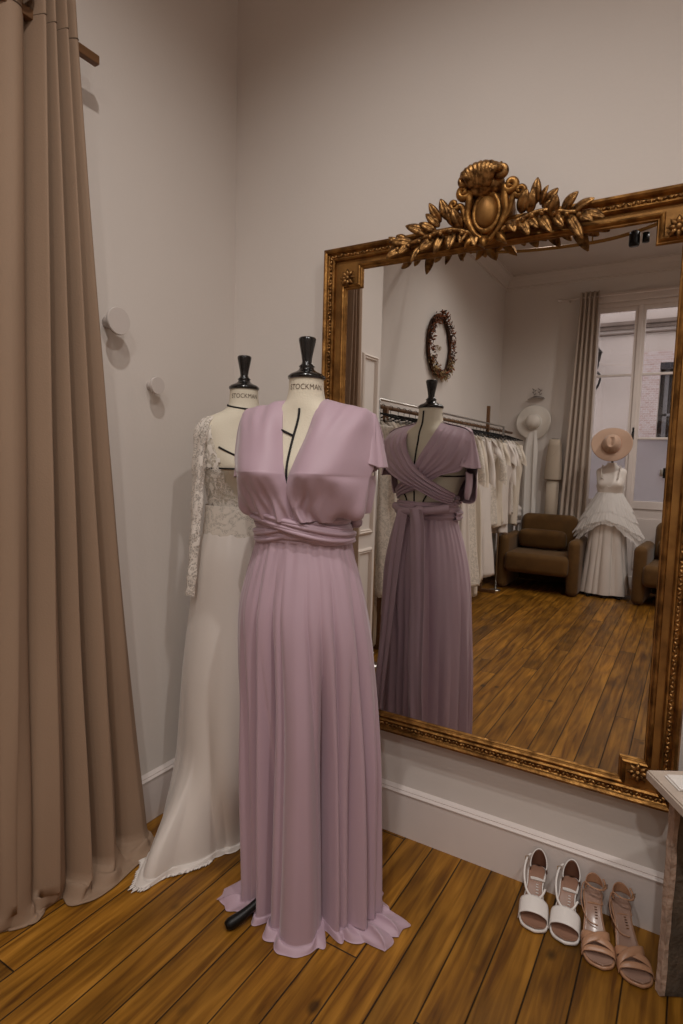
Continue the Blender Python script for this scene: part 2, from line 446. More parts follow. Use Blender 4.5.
# ------------------------------------------------------------------ french window
win = struct('window_1', join(box(wx0, wx0+.035, YW-.14, YW-.02, 0, wz1, .004), box(wx1-.035, wx1, YW-.14, YW-.02, 0, wz1, .004), box(wx0, wx1, YW-.14, YW-.02, wz1-.05, wz1, .004),
    box(wx0-.09, wx0, YW, YW+.025, 0, wz1+.09, .006), box(wx1, wx1+.09, YW, YW+.025, 0, wz1+.09, .006), box(wx0-.09, wx1+.09, YW, YW+.03, wz1, wz1+.10, .006)), M_trim)
def sash(x0, x1, nm):
    y0, y1 = YW-.09, YW-.045
    fr = join(box(x0, x0+.052, y0, y1, .01, 3.125, .004), box(x1-.052, x1, y0, y1, .01, 3.125, .004), box(x0, x1, y0+.002, y1-.002, 3.065, 3.128, .003),
              box(x0+.01, x1-.01, y0+.002, y1-.002, 2.36, 2.385, .003), box(x0+.01, x1-.01, y0+.002, y1-.002, 1.665, 1.69, .003), box(x0+.01, x1-.01, y0+.002, y1-.002, .90, .99, .005), box(x0+.01, x1-.01, y0+.002, y1-.002, .012, .14, .003),
              box(x0, x1, y0+.012, y1-.015, .14, .90), box(x0+.08, x1-.08, y1-.016, y1-.004, .22, .80, .008))
    s = obj('sash', fr, M_trim, win, smooth=False)
    for a, b in ((2.385, 3.065), (1.69, 2.36)):
        obj('pane', box(x0+.05, x1-.05, y0+.02, y0+.024, a, b), M_glass, s, smooth=False)
    obj('frosted_pane', box(x0+.05, x1-.05, y0+.02, y0+.026, .99, 1.665), M_frost, s, smooth=False)
sash(.575, 1.035, 'a'); sash(1.04, 1.605, 'b')
obj('meeting_strip', box(1.015, 1.06, YW-.045, YW-.03, .01, 3.12, .004), M_trim, win, smooth=False)
obj('handle', join(box(1.03, 1.058, YW-.045, YW-.03, 1.66, 1.80, .004), tube([(1.044, YW-.03, 1.74), (1.044, YW+.02, 1.74), (1.044, YW+.022, 1.69), (1.044, YW+.02, 1.64)], .009)), M_blackm, win)
obj('lock_box', join(box(1.33, 1.362, YW-.045, YW-.01, 1.27, 1.345, .004)), M_chrome, win)
obj('lock_plate', box(1.362, 1.45, YW-.045, YW-.012, 1.25, 1.36, .004), M_blackm, win)

# ------------------------------------------------------------------ street facade opposite
def brickmat():
    m, nt, b = newmat('pale_pink_brick'); N = nt.nodes.new; L = nt.links.new
    tc = N('ShaderNodeTexCoord'); mp = N('ShaderNodeMapping'); mp.inputs['Rotation'].default_value = (R(90), 0, 0); L(tc.outputs['Object'], mp.inputs[0])
    br = N('ShaderNodeTexBrick'); br.inputs['Scale'].default_value = 7; br.inputs['Color1'].default_value = lin(200, 182, 174); br.inputs['Color2'].default_value = lin(186, 156, 148); br.inputs['Mortar'].default_value = lin(214, 202, 196)
    L(mp.outputs[0], br.inputs['Vector']); L(br.outputs[0], b.inputs['Base Color']); b.inputs['Roughness'].default_value = .9
    return m
M_fac = mat('old_stucco', lin(205, 188, 176), .9, var=.12, vscale=1.2, bump=.2, bscale=20)
M_facd = mat('dark_cornice_stone', lin(128, 110, 98), .9, var=.2, vscale=6)
M_winframe = mat('grey_window_frame', lin(120, 116, 116), .6)
M_dark = mat('dark_interior', lin(52, 46, 48), .3)
FY = -9.0
fac = thing('street_building', 'pale stucco building with pinkish brick edging across the street outside the window', 'building', (1.2, FY, 0))
def L0(vf): return xf(vf, T(-1.2, -FY, 0))
obj('wall', L0(join(box(-4, 1.075, FY-.3, FY, 0, 3.5), box(1.95, 7, FY-.3, FY, 0, 3.5), box(1.075, 1.95, FY-.3, FY, 0, 1.7), box(1.075, 1.95, FY-.3, FY, 3.05, 3.5), box(-4, 7, FY-.3, FY, 3.5, 6.5))), M_fac, fac, smooth=False)
obj('cornice', L0(join(box(-4, 7, FY, FY+.10, 3.66, 3.72, .01), box(-4, 7, FY, FY+.05, 3.60, 3.66, .01), box(-4, 7, FY, FY+.07, 3.52, 3.545, .01))), M_facd, fac, smooth=False)
obj('brick_surround', L0(join(box(.80, 1.07, FY, FY+.025, 1.4, 3.22), box(1.07, 2.2, FY, FY+.024, 3.04, 3.22))), brickmat(), fac, smooth=False)
obj('lintel', L0(box(1.075, 1.95, FY-.02, FY+.03, 2.93, 3.03)), M_dark, fac, smooth=False)
obj('window_recess', L0(box(1.075, 1.95, FY-.29, FY-.2, 1.7, 3.05)), M_dark, fac, smooth=False)
obj('window_frame', L0(join(box(1.14, 1.20, FY-.16, FY-.1, 1.7, 2.95), box(1.28, 1.32, FY-.16, FY-.1, 1.7, 2.95), box(1.14, 1.9, FY-.16, FY-.1, 2.2, 2.24))), M_winframe, fac, smooth=False)
lp = thing('street_lamp', 'dark scrolled iron lamp bracket on the pale building outside, left of the window frame', 'street lamp', (.125, FY, 2.7))
obj('bracket', join(tube(smoothpath([(-.1, 0, .02), (-.02, .1, -.06), (.06, .22, -.02), (.1, .3, .12), (.03, .33, .2), (-.02, .3, .12)], 24), .018), tube(smoothpath([(-.08, 0, .3), (0, .14, .26), (.05, .24, .33), (.0, .3, .42), (-.05, .25, .36)], 22), .016)), M_blackm, lp)
obj('lantern', join(xf(lathe([(.01, 0), (.05, .02), (.075, .16), (.09, .17), (.03, .24), (.01, .3)], 8), T(.03, .3, .34))), M_blackm, lp)
struct('floor_street', box(-5, 8, -10, YW-.3, -.3, -.2), mat('street_paving', lin(120, 112, 106), .9))

# ------------------------------------------------------------------ wall mirror
fx0, fx1, fz0, fz1 = .462, 1.674, .388, 2.098
ix0, ix1, iz0, iz1 = .552, 1.590, .452, 2.018
nt2 = .064
mir = thing('wall_mirror', 'large gilt framed wall mirror with carved shell and laurel crest', 'mirror', (1.068, 0, .388))
def ML(vf): return xf(vf, T(-1.068, 0, -.388))
rect = [(fx0, fz0), (fx1, fz0), (fx1, fz1), (fx0, fz1)]
def negy(vf): return [Vector((v.x, -v.y, v.z)) for v in vf[0]], vf[1]
outer_prof = [(0, .0), (0, .048), (.004, .056), (.012, .060), (.018, .056), (.021, .050), (.024, .047), (.036, .047), (.038, .053), (.042, .055), (.046, .050), (.048, .042), (.049, .03)]
obj('frame_moulding', ML(negy(sweep(outer_prof, rect))), M_gold, mir, smooth=False)
notch = [(ix0, iz0+nt2), (ix0+nt2, iz0+nt2), (ix0+nt2, iz0), (ix1-nt2, iz0), (ix1-nt2, iz0+nt2), (ix1, iz0+nt2), (ix1, iz1-nt2), (ix1-nt2, iz1-nt2), (ix1-nt2, iz1), (ix0+nt2, iz1), (ix0+nt2, iz1-nt2), (ix0, iz1-nt2)]
inner_prof = [(-.018, .040), (-.015, .046), (-.010, .049), (-.006, .046), (-.004, .042), (0, .040), (.003, .036), (.003, .03)]
obj('inner_lip', ML(negy(sweep(inner_prof, notch))), M_gold, mir, smooth=False)
# flat frieze between the two mouldings
bm = bmesh.new()
def loop(pts, y):
    vs = [bm.verts.new((p[0], y, p[1])) for p in pts]
    return [bm.edges.new((vs[i], vs[(i+1) % len(vs)])) for i in range(len(vs))]
inr = [(fx0+.045, fz0+.045), (fx1-.045, fz0+.045), (fx1-.045, fz1-.045), (fx0+.045, fz1-.045)]
e = loop(inr, -.041)+loop([(p[0], p[1]) for p in notch], -.041)
bmesh.ops.triangle_fill(bm, use_beauty=True, use_dissolve=False, edges=e)
obj('frieze', ML(from_bm(bm)), M_goldf, mir, smooth=False)
obj('mirror_glass', ML(box(ix0-.01, ix1+.01, -.034, -.028, iz0-.01, iz1+.01)), M_mirror, mir, smooth=False)
obj('back_board', ML(box(fx0+.01, fx1-.01, -.027, -.004, fz0+.01, fz1-.01)), M_wood, mir, smooth=False)
# carved leaf band round the frame
random.seed(5)
parts = []
def bead_run(a, b):
    d = Vector(b)-Vector(a); n = int(d.length/.0125); ang = math.atan2(d.y, d.x)
    for i in range(n):
        p = Vector(a)+d*((i+.5)/n); s = 1 if i % 2 else -1
        e_ = ellipsoid((0, 0, 0), .0085, .0042, .0040, 6, 4)
        parts.append(xf(e_, T(p.x+random.uniform(-.001, .001), -.048-random.random()*.002, p.y+random.uniform(-.0015, .0015)) @ RY(-ang+s*.7+random.uniform(-.3, .3))))
u = .030
bead_run((fx0+u, fz0+u), (fx1-u, fz0+u)); bead_run((fx1-u, fz0+u), (fx1-u, fz1-u)); bead_run((fx1-u, fz1-u), (fx0+u, fz1-u)); bead_run((fx0+u, fz1-u), (fx0+u, fz0+u))
obj('carved_leaf_band', ML(join(*parts)), M_goldl, mir)
def rosette(r):
    ps = [ellipsoid((0, -.012, 0), r*.3, .008, r*.3, 8, 6)]
    for q in range(8):
        a = q*PI/4
        ps.append(xf(leaf((0, -.003, 0), (0, -.005, r), r*.62, (0, -1, 0), .3, .15, .005), RY(a)))
    return join(*ps)
for x in (ix0+.012, ix1-.014):
    for z in (iz0+.030, iz1-.030):
        obj('corner_rosette', ML(xf(rosette(.030), T(x, -.042, z))), M_goldl, mir)
# crest
RL = [((1.205, 2.109), (1.211, 2.173)), ((1.217, 2.104), (1.244, 2.143)), ((1.224, 2.095), (1.268, 2.133)), ((1.253, 2.064), (1.268, 2.112)), ((1.279, 2.073), (1.325, 2.109)), ((1.305, 2.066), (1.368, 2.083)), ((1.331, 2.063), (1.396, 2.03)), ((1.323, 2.057), (1.367, 2.024)), ((1.297, 2.065), (1.341, 1.985)), ((1.257, 2.072), (1.292, 2.024)), ((1.216, 2.075), (1.259, 2.012)), ((1.18, 2.075), (1.221, 2.033)), ((1.161, 2.074), (1.194, 2.018)), ((1.162, 2.09), (1.185, 2.142)), ((1.132, 2.077), (1.154, 2.03)), ((1.188, 2.085), (1.202, 2.141)), ((1.234, 2.081), (1.251, 2.104))]
LL = [((0.939, 2.111), (0.915, 2.171)), ((0.913, 2.109), (0.881, 2.163)), ((0.908, 2.096), (0.867, 2.135)), ((0.962, 2.088), (0.938, 2.142)), ((0.876, 2.076), (0.803, 2.107)), ((0.9, 2.079), (0.85, 2.108)), ((0.92, 2.071), (0.899, 2.008)), ((0.957, 2.069), (0.95, 2.015)), ((0.994, 2.068), (0.985, 2.029)), ((0.855, 2.053), (0.828, 1.989)), ((0.809, 2.059), (0.781, 2.022)), ((0.826, 2.056), (0.745, 2.067)), ((1.023, 2.058), (1.033, 2.012)), ((0.983, 2.074), (0.96, 2.13)), ((0.888, 2.061), (0.856, 2.023)), ((0.787, 2.047), (0.735, 2.019)), ((0.775, 2.054), (0.738, 2.085)), ((0.798, 2.06), (0.764, 2.088))]
sR = [(1.095, 2.046), (1.17, 2.073), (1.225, 2.084), (1.297, 2.068), (1.357, 2.054)]
sL = [(1.03, 2.05), (0.957, 2.076), (0.887, 2.074), (0.809, 2.057), (0.74, 2.051)]
for nm, leaves, stem in (('laurel_branch', RL, sR), ('laurel_branch', LL, sL)):
    random.seed(3)
    ps = [tube(smoothpath([(x, -.075, z) for x, z in stem], 24), .007, 8)]
    for (a, b) in leaves:
        dx, dz = b[0]-a[0], b[1]-a[1]
        f = random.uniform(0, .02)
        ps.append(leaf2((a[0], -.068, a[1]), (a[0]+dx*1.04, -.078-f, a[1]+dz*1.04), .030+random.random()*.008, (random.uniform(-.4, .4), -1, random.uniform(-.2, .45)), .12))
    for k in range(7):
        p = cr(stem, .15+.12*k); ps.append(ellipsoid((p[0], -.085, p[1]-.01), .008, .008, .008, 8, 6))
    obj(nm, ML(join(*ps)), M_goldl, mir)
def spiral(cx, cz, r, a0, turns, y=-.08, tail=None, w=.011):
    pts = []
    n = 36
    for i in range(n):
        t = i/(n-1); rr = r*(.18+.82*t); a = a0-turns*2*PI*(1-t)
        pts.append((cx+rr*math.cos(a), y-.012*(1-t), cz+rr*math.sin(a)))
    if tail: pts += smoothpath([pts[-1]]+[(x, y, z) for x, z in tail], 20)[1:]
    return tube(pts, w, 8, rfn=lambda t: w*(.65+.5*min(1, t*2))*(1-.45*max(0, t-.7)/.3))
cart = join(
    xf(lathe([(.001, .0), (.05, .0), (.056, .010), (.050, .020), (.040, .017), (.036, .012), (.001, .012)], 36, .84, 1.2), T(1.061, -.062, 2.110) @ RX(PI/2)),
    xf(lathe([(.001, -.02), (.085, -.015), (.078, .004), (.055, .012), (.001, .012)], 30, .92, 1.18), T(1.060, -.05, 2.118) @ RX(PI/2)),
    spiral(.990, 2.178, .020, R(20), 1.4, tail=[(1.006, 2.14), (1.004, 2.10), (1.03, 2.05), (1.067, 2.022)], w=.011),
    spiral(1.135, 2.172, .020, R(160), -1.4, tail=[(1.118, 2.135), (1.122, 2.10), (1.10, 2.05), (1.072, 2.022)], w=.011),
    spiral(.960, 2.146, .014, R(-20), 1.2, tail=[(.985, 2.135), (.995, 2.10), (1.015, 2.07)], w=.009),
    spiral(1.163, 2.150, .016, R(200), -1.2, tail=[(1.140, 2.135), (1.132, 2.10), (1.112, 2.07)], w=.009),
    leaf((1.05, -.07, 2.045), (1.068, -.09, 1.995), .04, (0, -1, 0), .25, .4, .006), leaf((1.09, -.07, 2.05), (1.135, -.085, 2.0), .03, (0, -1, 0), .25, .4, .006), leaf((1.03, -.07, 2.05), (1.0, -.085, 2.005), .03, (0, -1, 0), .25, .4, .006))
obj('cartouche', ML(cart), M_gold, mir)
obj('oval_boss', ML(ellipsoid((1.061, -.075, 2.110), .033, .024, .046, 24, 16)), M_goldf, mir)
sh = [ellipsoid((1.05, -.07, 2.19), .062, .03, .035, 20, 12)]
for k in range(9):
    a = R(150-k*15); bx, bz = 1.046+.030*math.cos(a), 2.176
    tx, tz = 1.048+.066*math.cos(a), 2.190+.060*math.sin(a)**.7 if math.sin(a) > 0 else 2.19
    sh.append(tube(smoothpath([(bx, -.10, bz), ((bx+tx)/2, -.118, (bz+tz)/2+.01), (tx, -.098, tz-.010), (tx, -.07, tz-.018)], 12), .0095, 8, rfn=lambda t: .007+.005*math.sin(PI*min(1, t*1.1))))
sh += [spiral(.992, 2.207, .017, R(90), 1.3, y=-.09, w=.009), spiral(1.108, 2.214, .021, R(90), -1.3, y=-.09, w=.010)]
obj('shell', ML(join(*sh)), M_goldl, mir)

# ------------------------------------------------------------------ dress forms
TS = [(.855, .140, .090, 0), (.875, .150, .095, 0), (.95, .158, .102, .002), (1.05, .143, .096, .0), (1.13, .124, .090, 0), (1.18, .124, .090, 0), (1.25, .140, .100, -.005), (1.30, .152, .108, -.010), (1.34, .157, .106, -.008), (1.40, .166, .088, .0), (1.44, .170, .074, .004), (1.465, .150, .068, .006), (1.485, .104, .062, .004), (1.505, .064, .056, .0), (1.53, .052, .051, 0), (1.578, .048, .048, 0)]
def torso_pt(th, z, off=0):
    a, b, cy = lerpk(TS, z)
    x = math.sin(th); y = -math.cos(th)
    bust = 0
    for s in (-1, 1):
        d = ((th-s*R(35))/R(24))**2+((z-1.305)/.05)**2
        bust += .026*math.exp(-d)
    blade = sum(.008*math.exp(-((abs(th)-R(150))/R(20))**2-((z-1.40)/.06)**2) for s in (1,))
    e = off+bust+blade
    return Vector((x*(a+e), cy+y*(b+e), z))
def dress_form(loc, rz, label, stand_rot=0, front=True, text_a=0, leg_len=.215):
    t = thing('dress_form', label, 'mannequin', loc, rz)
    zs = [.855+i*(1.578-.855)/69 for i in range(70)]
    V = []; F = []; n = 64
    for z in zs:
        for i in range(n): V.append(torso_pt(2*PI*i/n-PI, z))
    for j in range(69):
        for i in range(n): F.append((j*n+i, j*n+(i+1) % n, (j+1)*n+(i+1) % n, (j+1)*n+i))
    F.append(tuple(range(n-1, -1, -1))); F.append(tuple(69*n+i for i in range(n)))
    tor = obj('torso', (V, F), M_linen, t)
    cap = lathe([(.001, 1.574), (.052, 1.574), (.053, 1.581), (.045, 1.588), (.030, 1.594), (.022, 1.600), (.020, 1.606), (.023, 1.609), (.016, 1.615), (.0135, 1.622), (.016, 1.64), (.024, 1.679), (.0245, 1.685), (.021, 1.689), (.001, 1.690)], 36)
    obj('neck_cap', cap, M_black, t)
    def tape(pts, off=.0025, r=.0032):
        return tube([torso_pt(R(a), z, off) for a, z in smoothpath(pts, 26)], r, 6, flat=1)
    tp = [tape([(3, 1.488 if front else 1.505), (0, 1.40), (0, 1.30), (0, 1.2), (0, 1.05), (0, .9)]),
          tape([(180, 1.56), (180, 1.45), (180, 1.3), (180, 1.15)]),
          tape([(-180, 1.30), (-120, 1.297), (-60, 1.30), (-20, 1.298), (0, 1.297), (20, 1.298), (60, 1.30), (120, 1.297), (180, 1.30)]),
          tape([(-180, 1.16), (-90, 1.16), (0, 1.16), (90, 1.16), (180, 1.16)]),
          tape([(215, 1.25), (200, 1.2), (196, 1.15)]), tape([(145, 1.25), (160, 1.2), (164, 1.15)])]
    if front: tp += [tape([(-38, 1.452), (-24, 1.440), (0, 1.412)])]
    else: tp += [tape([(-60, 1.37), (-40, 1.345), (0, 1.297)]), tape([(60, 1.37), (40, 1.345), (0, 1.297)]),
          tube([torso_pt(2*PI*i/48, 1.512+.010*math.cos(2*PI*i/48)*-1, .002) for i in range(48)], .0032, 6, closed=True)]
    obj('style_tape', join(*tp), M_tape, tor)
    # stencilled lettering on the neck
    cu = bpy.data.curves.new('lettering', 'FONT'); cu.body = 'STOCKMAN'; cu.size = .0185; cu.align_x = 'CENTER'; cu.resolution_u = 3; cu.extrude = 0
    to = bpy.data.objects.new('tmp', cu); C.objects.link(to); dg = bpy.context.evaluated_depsgraph_get(); me = bpy.data.meshes.new_from_object(to.evaluated_get(dg)); bpy.data.objects.remove(to)
    me.name = 'neck_lettering'
    bb = bmesh.new(); bb.from_mesh(me); bmesh.ops.subdivide_edges(bb, edges=[e_ for e_ in bb.edges if e_.calc_length() > .006], cuts=1)
    for v in bb.verts:
        th = v.co.x/.050+R(text_a); z = 1.541+v.co.y*1.15
        a, b2, cy = lerpk(TS, z); v.co = Vector((math.sin(th)*(a+.0008), -math.cos(th)*(b2+.0008)+cy, z))
    bb.to_mesh(me); bb.free()
    link('neck_lettering', me, M_ink, tor, smooth=False)
    obj('pole', lathe([(.014, .10), (.014, .86)], 16), M_blackm, t)
    for k in range(3):
        a = stand_rot+k*2*PI/3
        leg_len = leg_len if k == 0 else .15
        lg = tube(smoothpath([(0, 0, .16), (.07*math.cos(a), .07*math.sin(a), .085), (leg_len*.75*math.cos(a), leg_len*.75*math.sin(a), .030), (leg_len*math.cos(a), leg_len*math.sin(a), .014)], 20), .014, 10, rfn=lambda t_: .012+.005*ss(.55, .8, t_)-.007*ss(.9, 1, t_))
        obj('stand_leg', lg, M_blackm, t)
    return t
PK = (.70, -.49); PR = R(12)
WH = (.285, -.27); WRz = R(78)
# one leg of the front form peeks out from under the hem
dress_form((PK[0], PK[1], 0), PR, 'cream dress form with black knob, wearing the lilac gown', math.atan2(-.19, -.10)-PR, True, 21, .222)
dress_form((WH[0], WH[1], .012), WRz, 'cream dress form with black knob in the corner, wearing the white lace gown', .4, False, -34)

# ------------------------------------------------------------------ skirts
def poly_r(poly, c, rz):
    """outline given as world points -> radius as a function of local angle theta about local centre"""
    K = []
    for x, y in poly:
        dx, dy = x-c[0], y-c[1]; lx = dx*math.cos(rz)+dy*math.sin(rz); ly = -dx*math.sin(rz)+dy*math.cos(rz)
        K.append((math.atan2(lx, -ly), math.hypot(lx, ly)))
    K.sort()
    K = [(K[-2][0]-2*PI, K[-2][1]), (K[-1][0]-2*PI, K[-1][1])]+K+[(K[0][0]+2*PI, K[0][1]), (K[1][0]+2*PI, K[1][1])]
    return lambda th: lerpk(K, (th+PI) % (2*PI)-PI)[0]

def angd(a, b): return (a-b+PI) % (2*PI)-PI

def skirt(prof, valleys, ridges, hem_r, hemc, z0, zb, n, rows, pool=None, gather=0, seed=1, ng=40, lift=None, sharp=1.15):
    """prof keys (z,a,b,cx,cy); valleys (deg, depth, width, zstart[, drift deg])"""
    rnd = random.Random(seed); ph = rnd.random()*10
    V = []; F = []
    zt = prof[-1][0]
    allrows = [('b', zt+(z0-zt)*j/(rows-1)) for j in range(rows)]
    if pool:
        for k in range(1, 17): allrows.append(('p', k/16))
    for kind, q in allrows:
        z = q if kind == 'b' else z0
        a, b, cx, cy = lerpk(prof, z)
        tt = (zt-z)/(zt-z0)
        act = []
        for lst, sg in ((valleys, -1), (ridges, 1)):
            for e_ in lst:
                vd, dep, w, zs = e_[:4]; dr = e_[4] if len(e_) > 4 else 0
                k = ss(zs, zs-.5, z)
                if k > 0: act.append((R(vd+dr*tt+1.5*math.sin(4*tt+vd)), dep*k, R(w)*(.7+.45*tt), sg))
        for i in range(n):
            th = 2*PI*i/n-PI
            d = 0
            for c0, dep, w, sg in act:
                x = abs(angd(th, c0))/w
                if x < 4: d += sg*dep*(math.exp(-x**sharp) if sg < 0 else math.exp(-x**2))
            if gather:
                g = math.sin(ng*th+3*math.sin(2*th+ph))*.5+math.sin(ng*.43*th+ph+2*math.sin(th))*.6
                d += gather*g*(math.exp(-tt*5)+.25*ss(.2, .9, tt)*(.5+.5*math.sin(3*th+ph)))
            x = math.sin(th)*(a+d)+cx; y = -math.cos(th)*(b+d)+cy
            zz = z
            if hem_r:
                hr = hem_r(th); k = (1-ss(0, zb, z))**1.6
                x += (hemc[0]+math.sin(th)*(hr+d*.9)-x)*k; y += (hemc[1]-math.cos(th)*(hr+d*.9)-y)*k
            lf = lift(th) if lift else 0
            zz += lf*(1-ss(0, .14, z))
            if kind == 'p':
                ext, amp = pool(th)
                wob = noise.noise(Vector((th*4, ph, 1)))
                rad = abs(math.sin(th*11+ph+1.6*wob+q*1.1))**.8          # radial creases
                arc = math.sin(PI*min(1, q*1.15))
                rr = ext*(q-.14*math.sin(2*PI*q)*ss(.03, .09, ext))*(1+.22*wob)+ext*.10*q*math.sin(th*23+ph)
                sx_ = .020*(rad-.5)*q*ss(.02, .08, ext)
                x += math.sin(th)*rr+math.cos(th)*sx_
                y += -math.cos(th)*rr+math.sin(th)*sx_
                zz = z0*(1-q)+.003+lf*(1-q*.8)+amp*arc*(.25+.75*(1-rad))*(.8+.5*wob)
            V.append(Vector((x, y, zz)))
    m = len(allrows)
    for j in range(m-1):
        for i in range(n): F.append((j*n+i, (j+1)*n+i, (j+1)*n+(i+1) % n, j*n+(i+1) % n))
    return V, F

gown = thing('evening_gown', 'long lilac jersey gown with crossed waist on the front dress form', 'dress', (PK[0], PK[1], 0), PR)
SP = [(0, .226, .172, .032, .020), (.12, .224, .172, .031, .020), (.35, .220, .170, .027, .016), (.6, .213, .166, .022, .010), (.8, .205, .160, .012, .004), (.92, .192, .148, .004, .0), (1.02, .168, .126, .002, 0), (1.10, .142, .104, 0, 0), (1.145, .130, .096, 0, 0)]
val = [(-78, .020, 8, .8), (-60, .022, 6, .95, 0), (-46, .036, 5, 1.0, -3), (-30, .050, 5, 1.12, -8), (-20, .034, 3.5, .9, -4), (-12, .052, 4.5, 1.14, -8), (-1, .026, 3.5, 1.14, -6), (23, .020, 3, 1.14, 0), (34, .080, 8, .93, -1), (34, .022, 4, 1.14, -1), (47, .032, 3.5, 1.15, 0), (58, .052, 5, .9, 2), (73, .050, 5, 1.12, 2), (88, .016, 5, .8), (103, .018, 6, 1.0),
       (118, .010, 5, .7), (133, .014, 5, .8, 2), (146, .03, 6, 1.1, 2), (158, .014, 4, .5), (172, .04, 6, 1.1, 3), (182, .05, 5, 1.1, 4), (196, .05, 6, 1.1, 4), (210, .03, 5, 1.1), (222, .05, 6, 1.1), (240, .04, 6, 1.1), (262, .035, 6, 1.1), (275, .03, 6, 1.0)]
rid = [(12, .026, 11, 1.0, -3), (22, .014, 4, .9, -2), (-38, .014, 5, .9, -5), (-54, .016, 6, .9), (-21, .012, 4, 1.0, -8), (42, .012, 4, .9), (65, .02, 6, .9, 2), (80, .018, 6, .9), (95, .018, 6, .9), (125, .012, 6, .9), (151, .016, 7, 1.0), (203, .014, 5, 1.0), (231, .014, 6, .9)]
def pool(th):
    d = math.degrees(th)
    G = lambda c, w: math.exp(-abs(angd(th, R(c))/R(w))**2.6)
    e = .006+.012*abs(math.sin(th*2.5+1))+.078*G(76, 26)+.060*G(-68, 18)+.022*G(-14, 14)+.045*G(29, 6)+.02*math.exp(-((abs(angd(th, R(180))))/R(80))**4)
    return e, .010+.040*G(74, 28)+.032*G(-68, 20)+.02*G(29, 8)+.014*G(-12, 14)
def foot_lift(th): return .030*math.exp(-(angd(th, R(-41))/R(6))**2)
sk = skirt(SP, val, rid, None, None, .014, .1, 480, 120, pool, gather=.0035, seed=4, ng=34, lift=foot_lift)
sko = obj('skirt', sk, M_pink, gown)

# bodice
def fsin(n, amp, v0=0, v1=1, sk_=0, ph=0):
    def f(u, v):
        k = ss(v0, v0+.25, v) if v1 > v0 else 1
        return amp*k*(math.sin(2*PI*n*(u+sk_*v)+ph)*.7+.3*math.sin(2*PI*n*1.7*(u+sk_*v)+1.3+ph))
    return f
def mirx(ctrl): return [[(-x, y, z) for x, y, z in row] for row in ctrl]
fl_ = [  # image-left front drape, rows from waist to shoulder, columns from the neckline outward
    [(.018, -.112, 1.182), (-.02, -.116, 1.180), (-.06, -.108, 1.180), (-.095, -.085, 1.182), (-.125, -.050, 1.188)],
    [(.012, -.120, 1.215), (-.028, -.122, 1.215), (-.066, -.116, 1.213), (-.115, -.098, 1.208), (-.170, -.048, 1.200)],
    [(.006, -.124, 1.250), (-.038, -.132, 1.250), (-.078, -.130, 1.250), (-.126, -.114, 1.250), (-.180, -.048, 1.240)],
    [(.001, -.128, 1.284), (-.044, -.152, 1.288), (-.086, -.154, 1.288), (-.133, -.126, 1.286), (-.190, -.044, 1.278)],
    [(-.003, -.128, 1.303), (-.048, -.161, 1.308), (-.092, -.163, 1.308), (-.136, -.130, 1.306), (-.196, -.040, 1.302)],
    [(-.006, -.126, 1.314), (-.051, -.157, 1.320), (-.096, -.159, 1.320), (-.140, -.127, 1.318), (-.202, -.036, 1.314)],
    [(-.016, -.112, 1.352), (-.060, -.136, 1.360), (-.104, -.136, 1.360), (-.148, -.108, 1.358), (-.211, -.026, 1.352)],
    [(-.032, -.084, 1.412), (-.076, -.104, 1.420), (-.115, -.102, 1.420), (-.158, -.078, 1.418), (-.212, -.014, 1.408)],
    [(-.044, -.060, 1.470), (-.090, -.070, 1.466), (-.130, -.066, 1.464), (-.172, -.046, 1.458), (-.209, -.006, 1.446)],
    [(-.054, -.028, 1.507), (-.098, -.030, 1.500), (-.138, -.026, 1.493), (-.176, -.016, 1.485), (-.205, .004, 1.470)],
    [(-.058, .006, 1.517), (-.10, .010, 1.506), (-.140, .014, 1.498), (-.176, .016, 1.488), (-.204, .016, 1.472)]]
def ffold(u, v):
    k = ss(.42, .05, v)
    return .0065*k*math.sin(2*PI*(2.6*u+1.6*v)+.4)+.003*k*math.sin(2*PI*(6*u-1.5*v)+2)+.0018*(1-ss(.88, 1, v))*math.sin(2*PI*2*u+v*3)+(1-ss(.88, 1, v))*(.0022*ss(.5, .8, v)*math.sin(2*PI*3.3*u+1)+.002*noise.noise(Vector((u*4, v*5, 2))))
fr_ = mirx(fl_)
fr_ = [[(x*.98+.004+((0, .022, .020, .014, .010, .008, .006, 0, 0, 0, 0)[j] if i == 4 else (0, .012, .010, .006, 0, 0, 0, 0, 0, 0, 0)[j] if i == 3 else 0), y, z) for i, (x, y, z) in enumerate(row)] for j, row in enumerate(fr_)]
fr_[0] = [(.012, -.112, 1.182), (.045, -.114, 1.182), (.08, -.102, 1.184), (.115, -.078, 1.186), (.160, -.030, 1.195)]
fr_[1][0] = (.014, -.120, 1.215)
for nm, ct, fo in (('front_drape', fl_, ffold), ('front_drape', [list(reversed(r)) for r in fr_], lambda u, v: ffold(1-u, v))):
    obj(nm, patch(ct, 56, 130, fo), M_pink, gown)
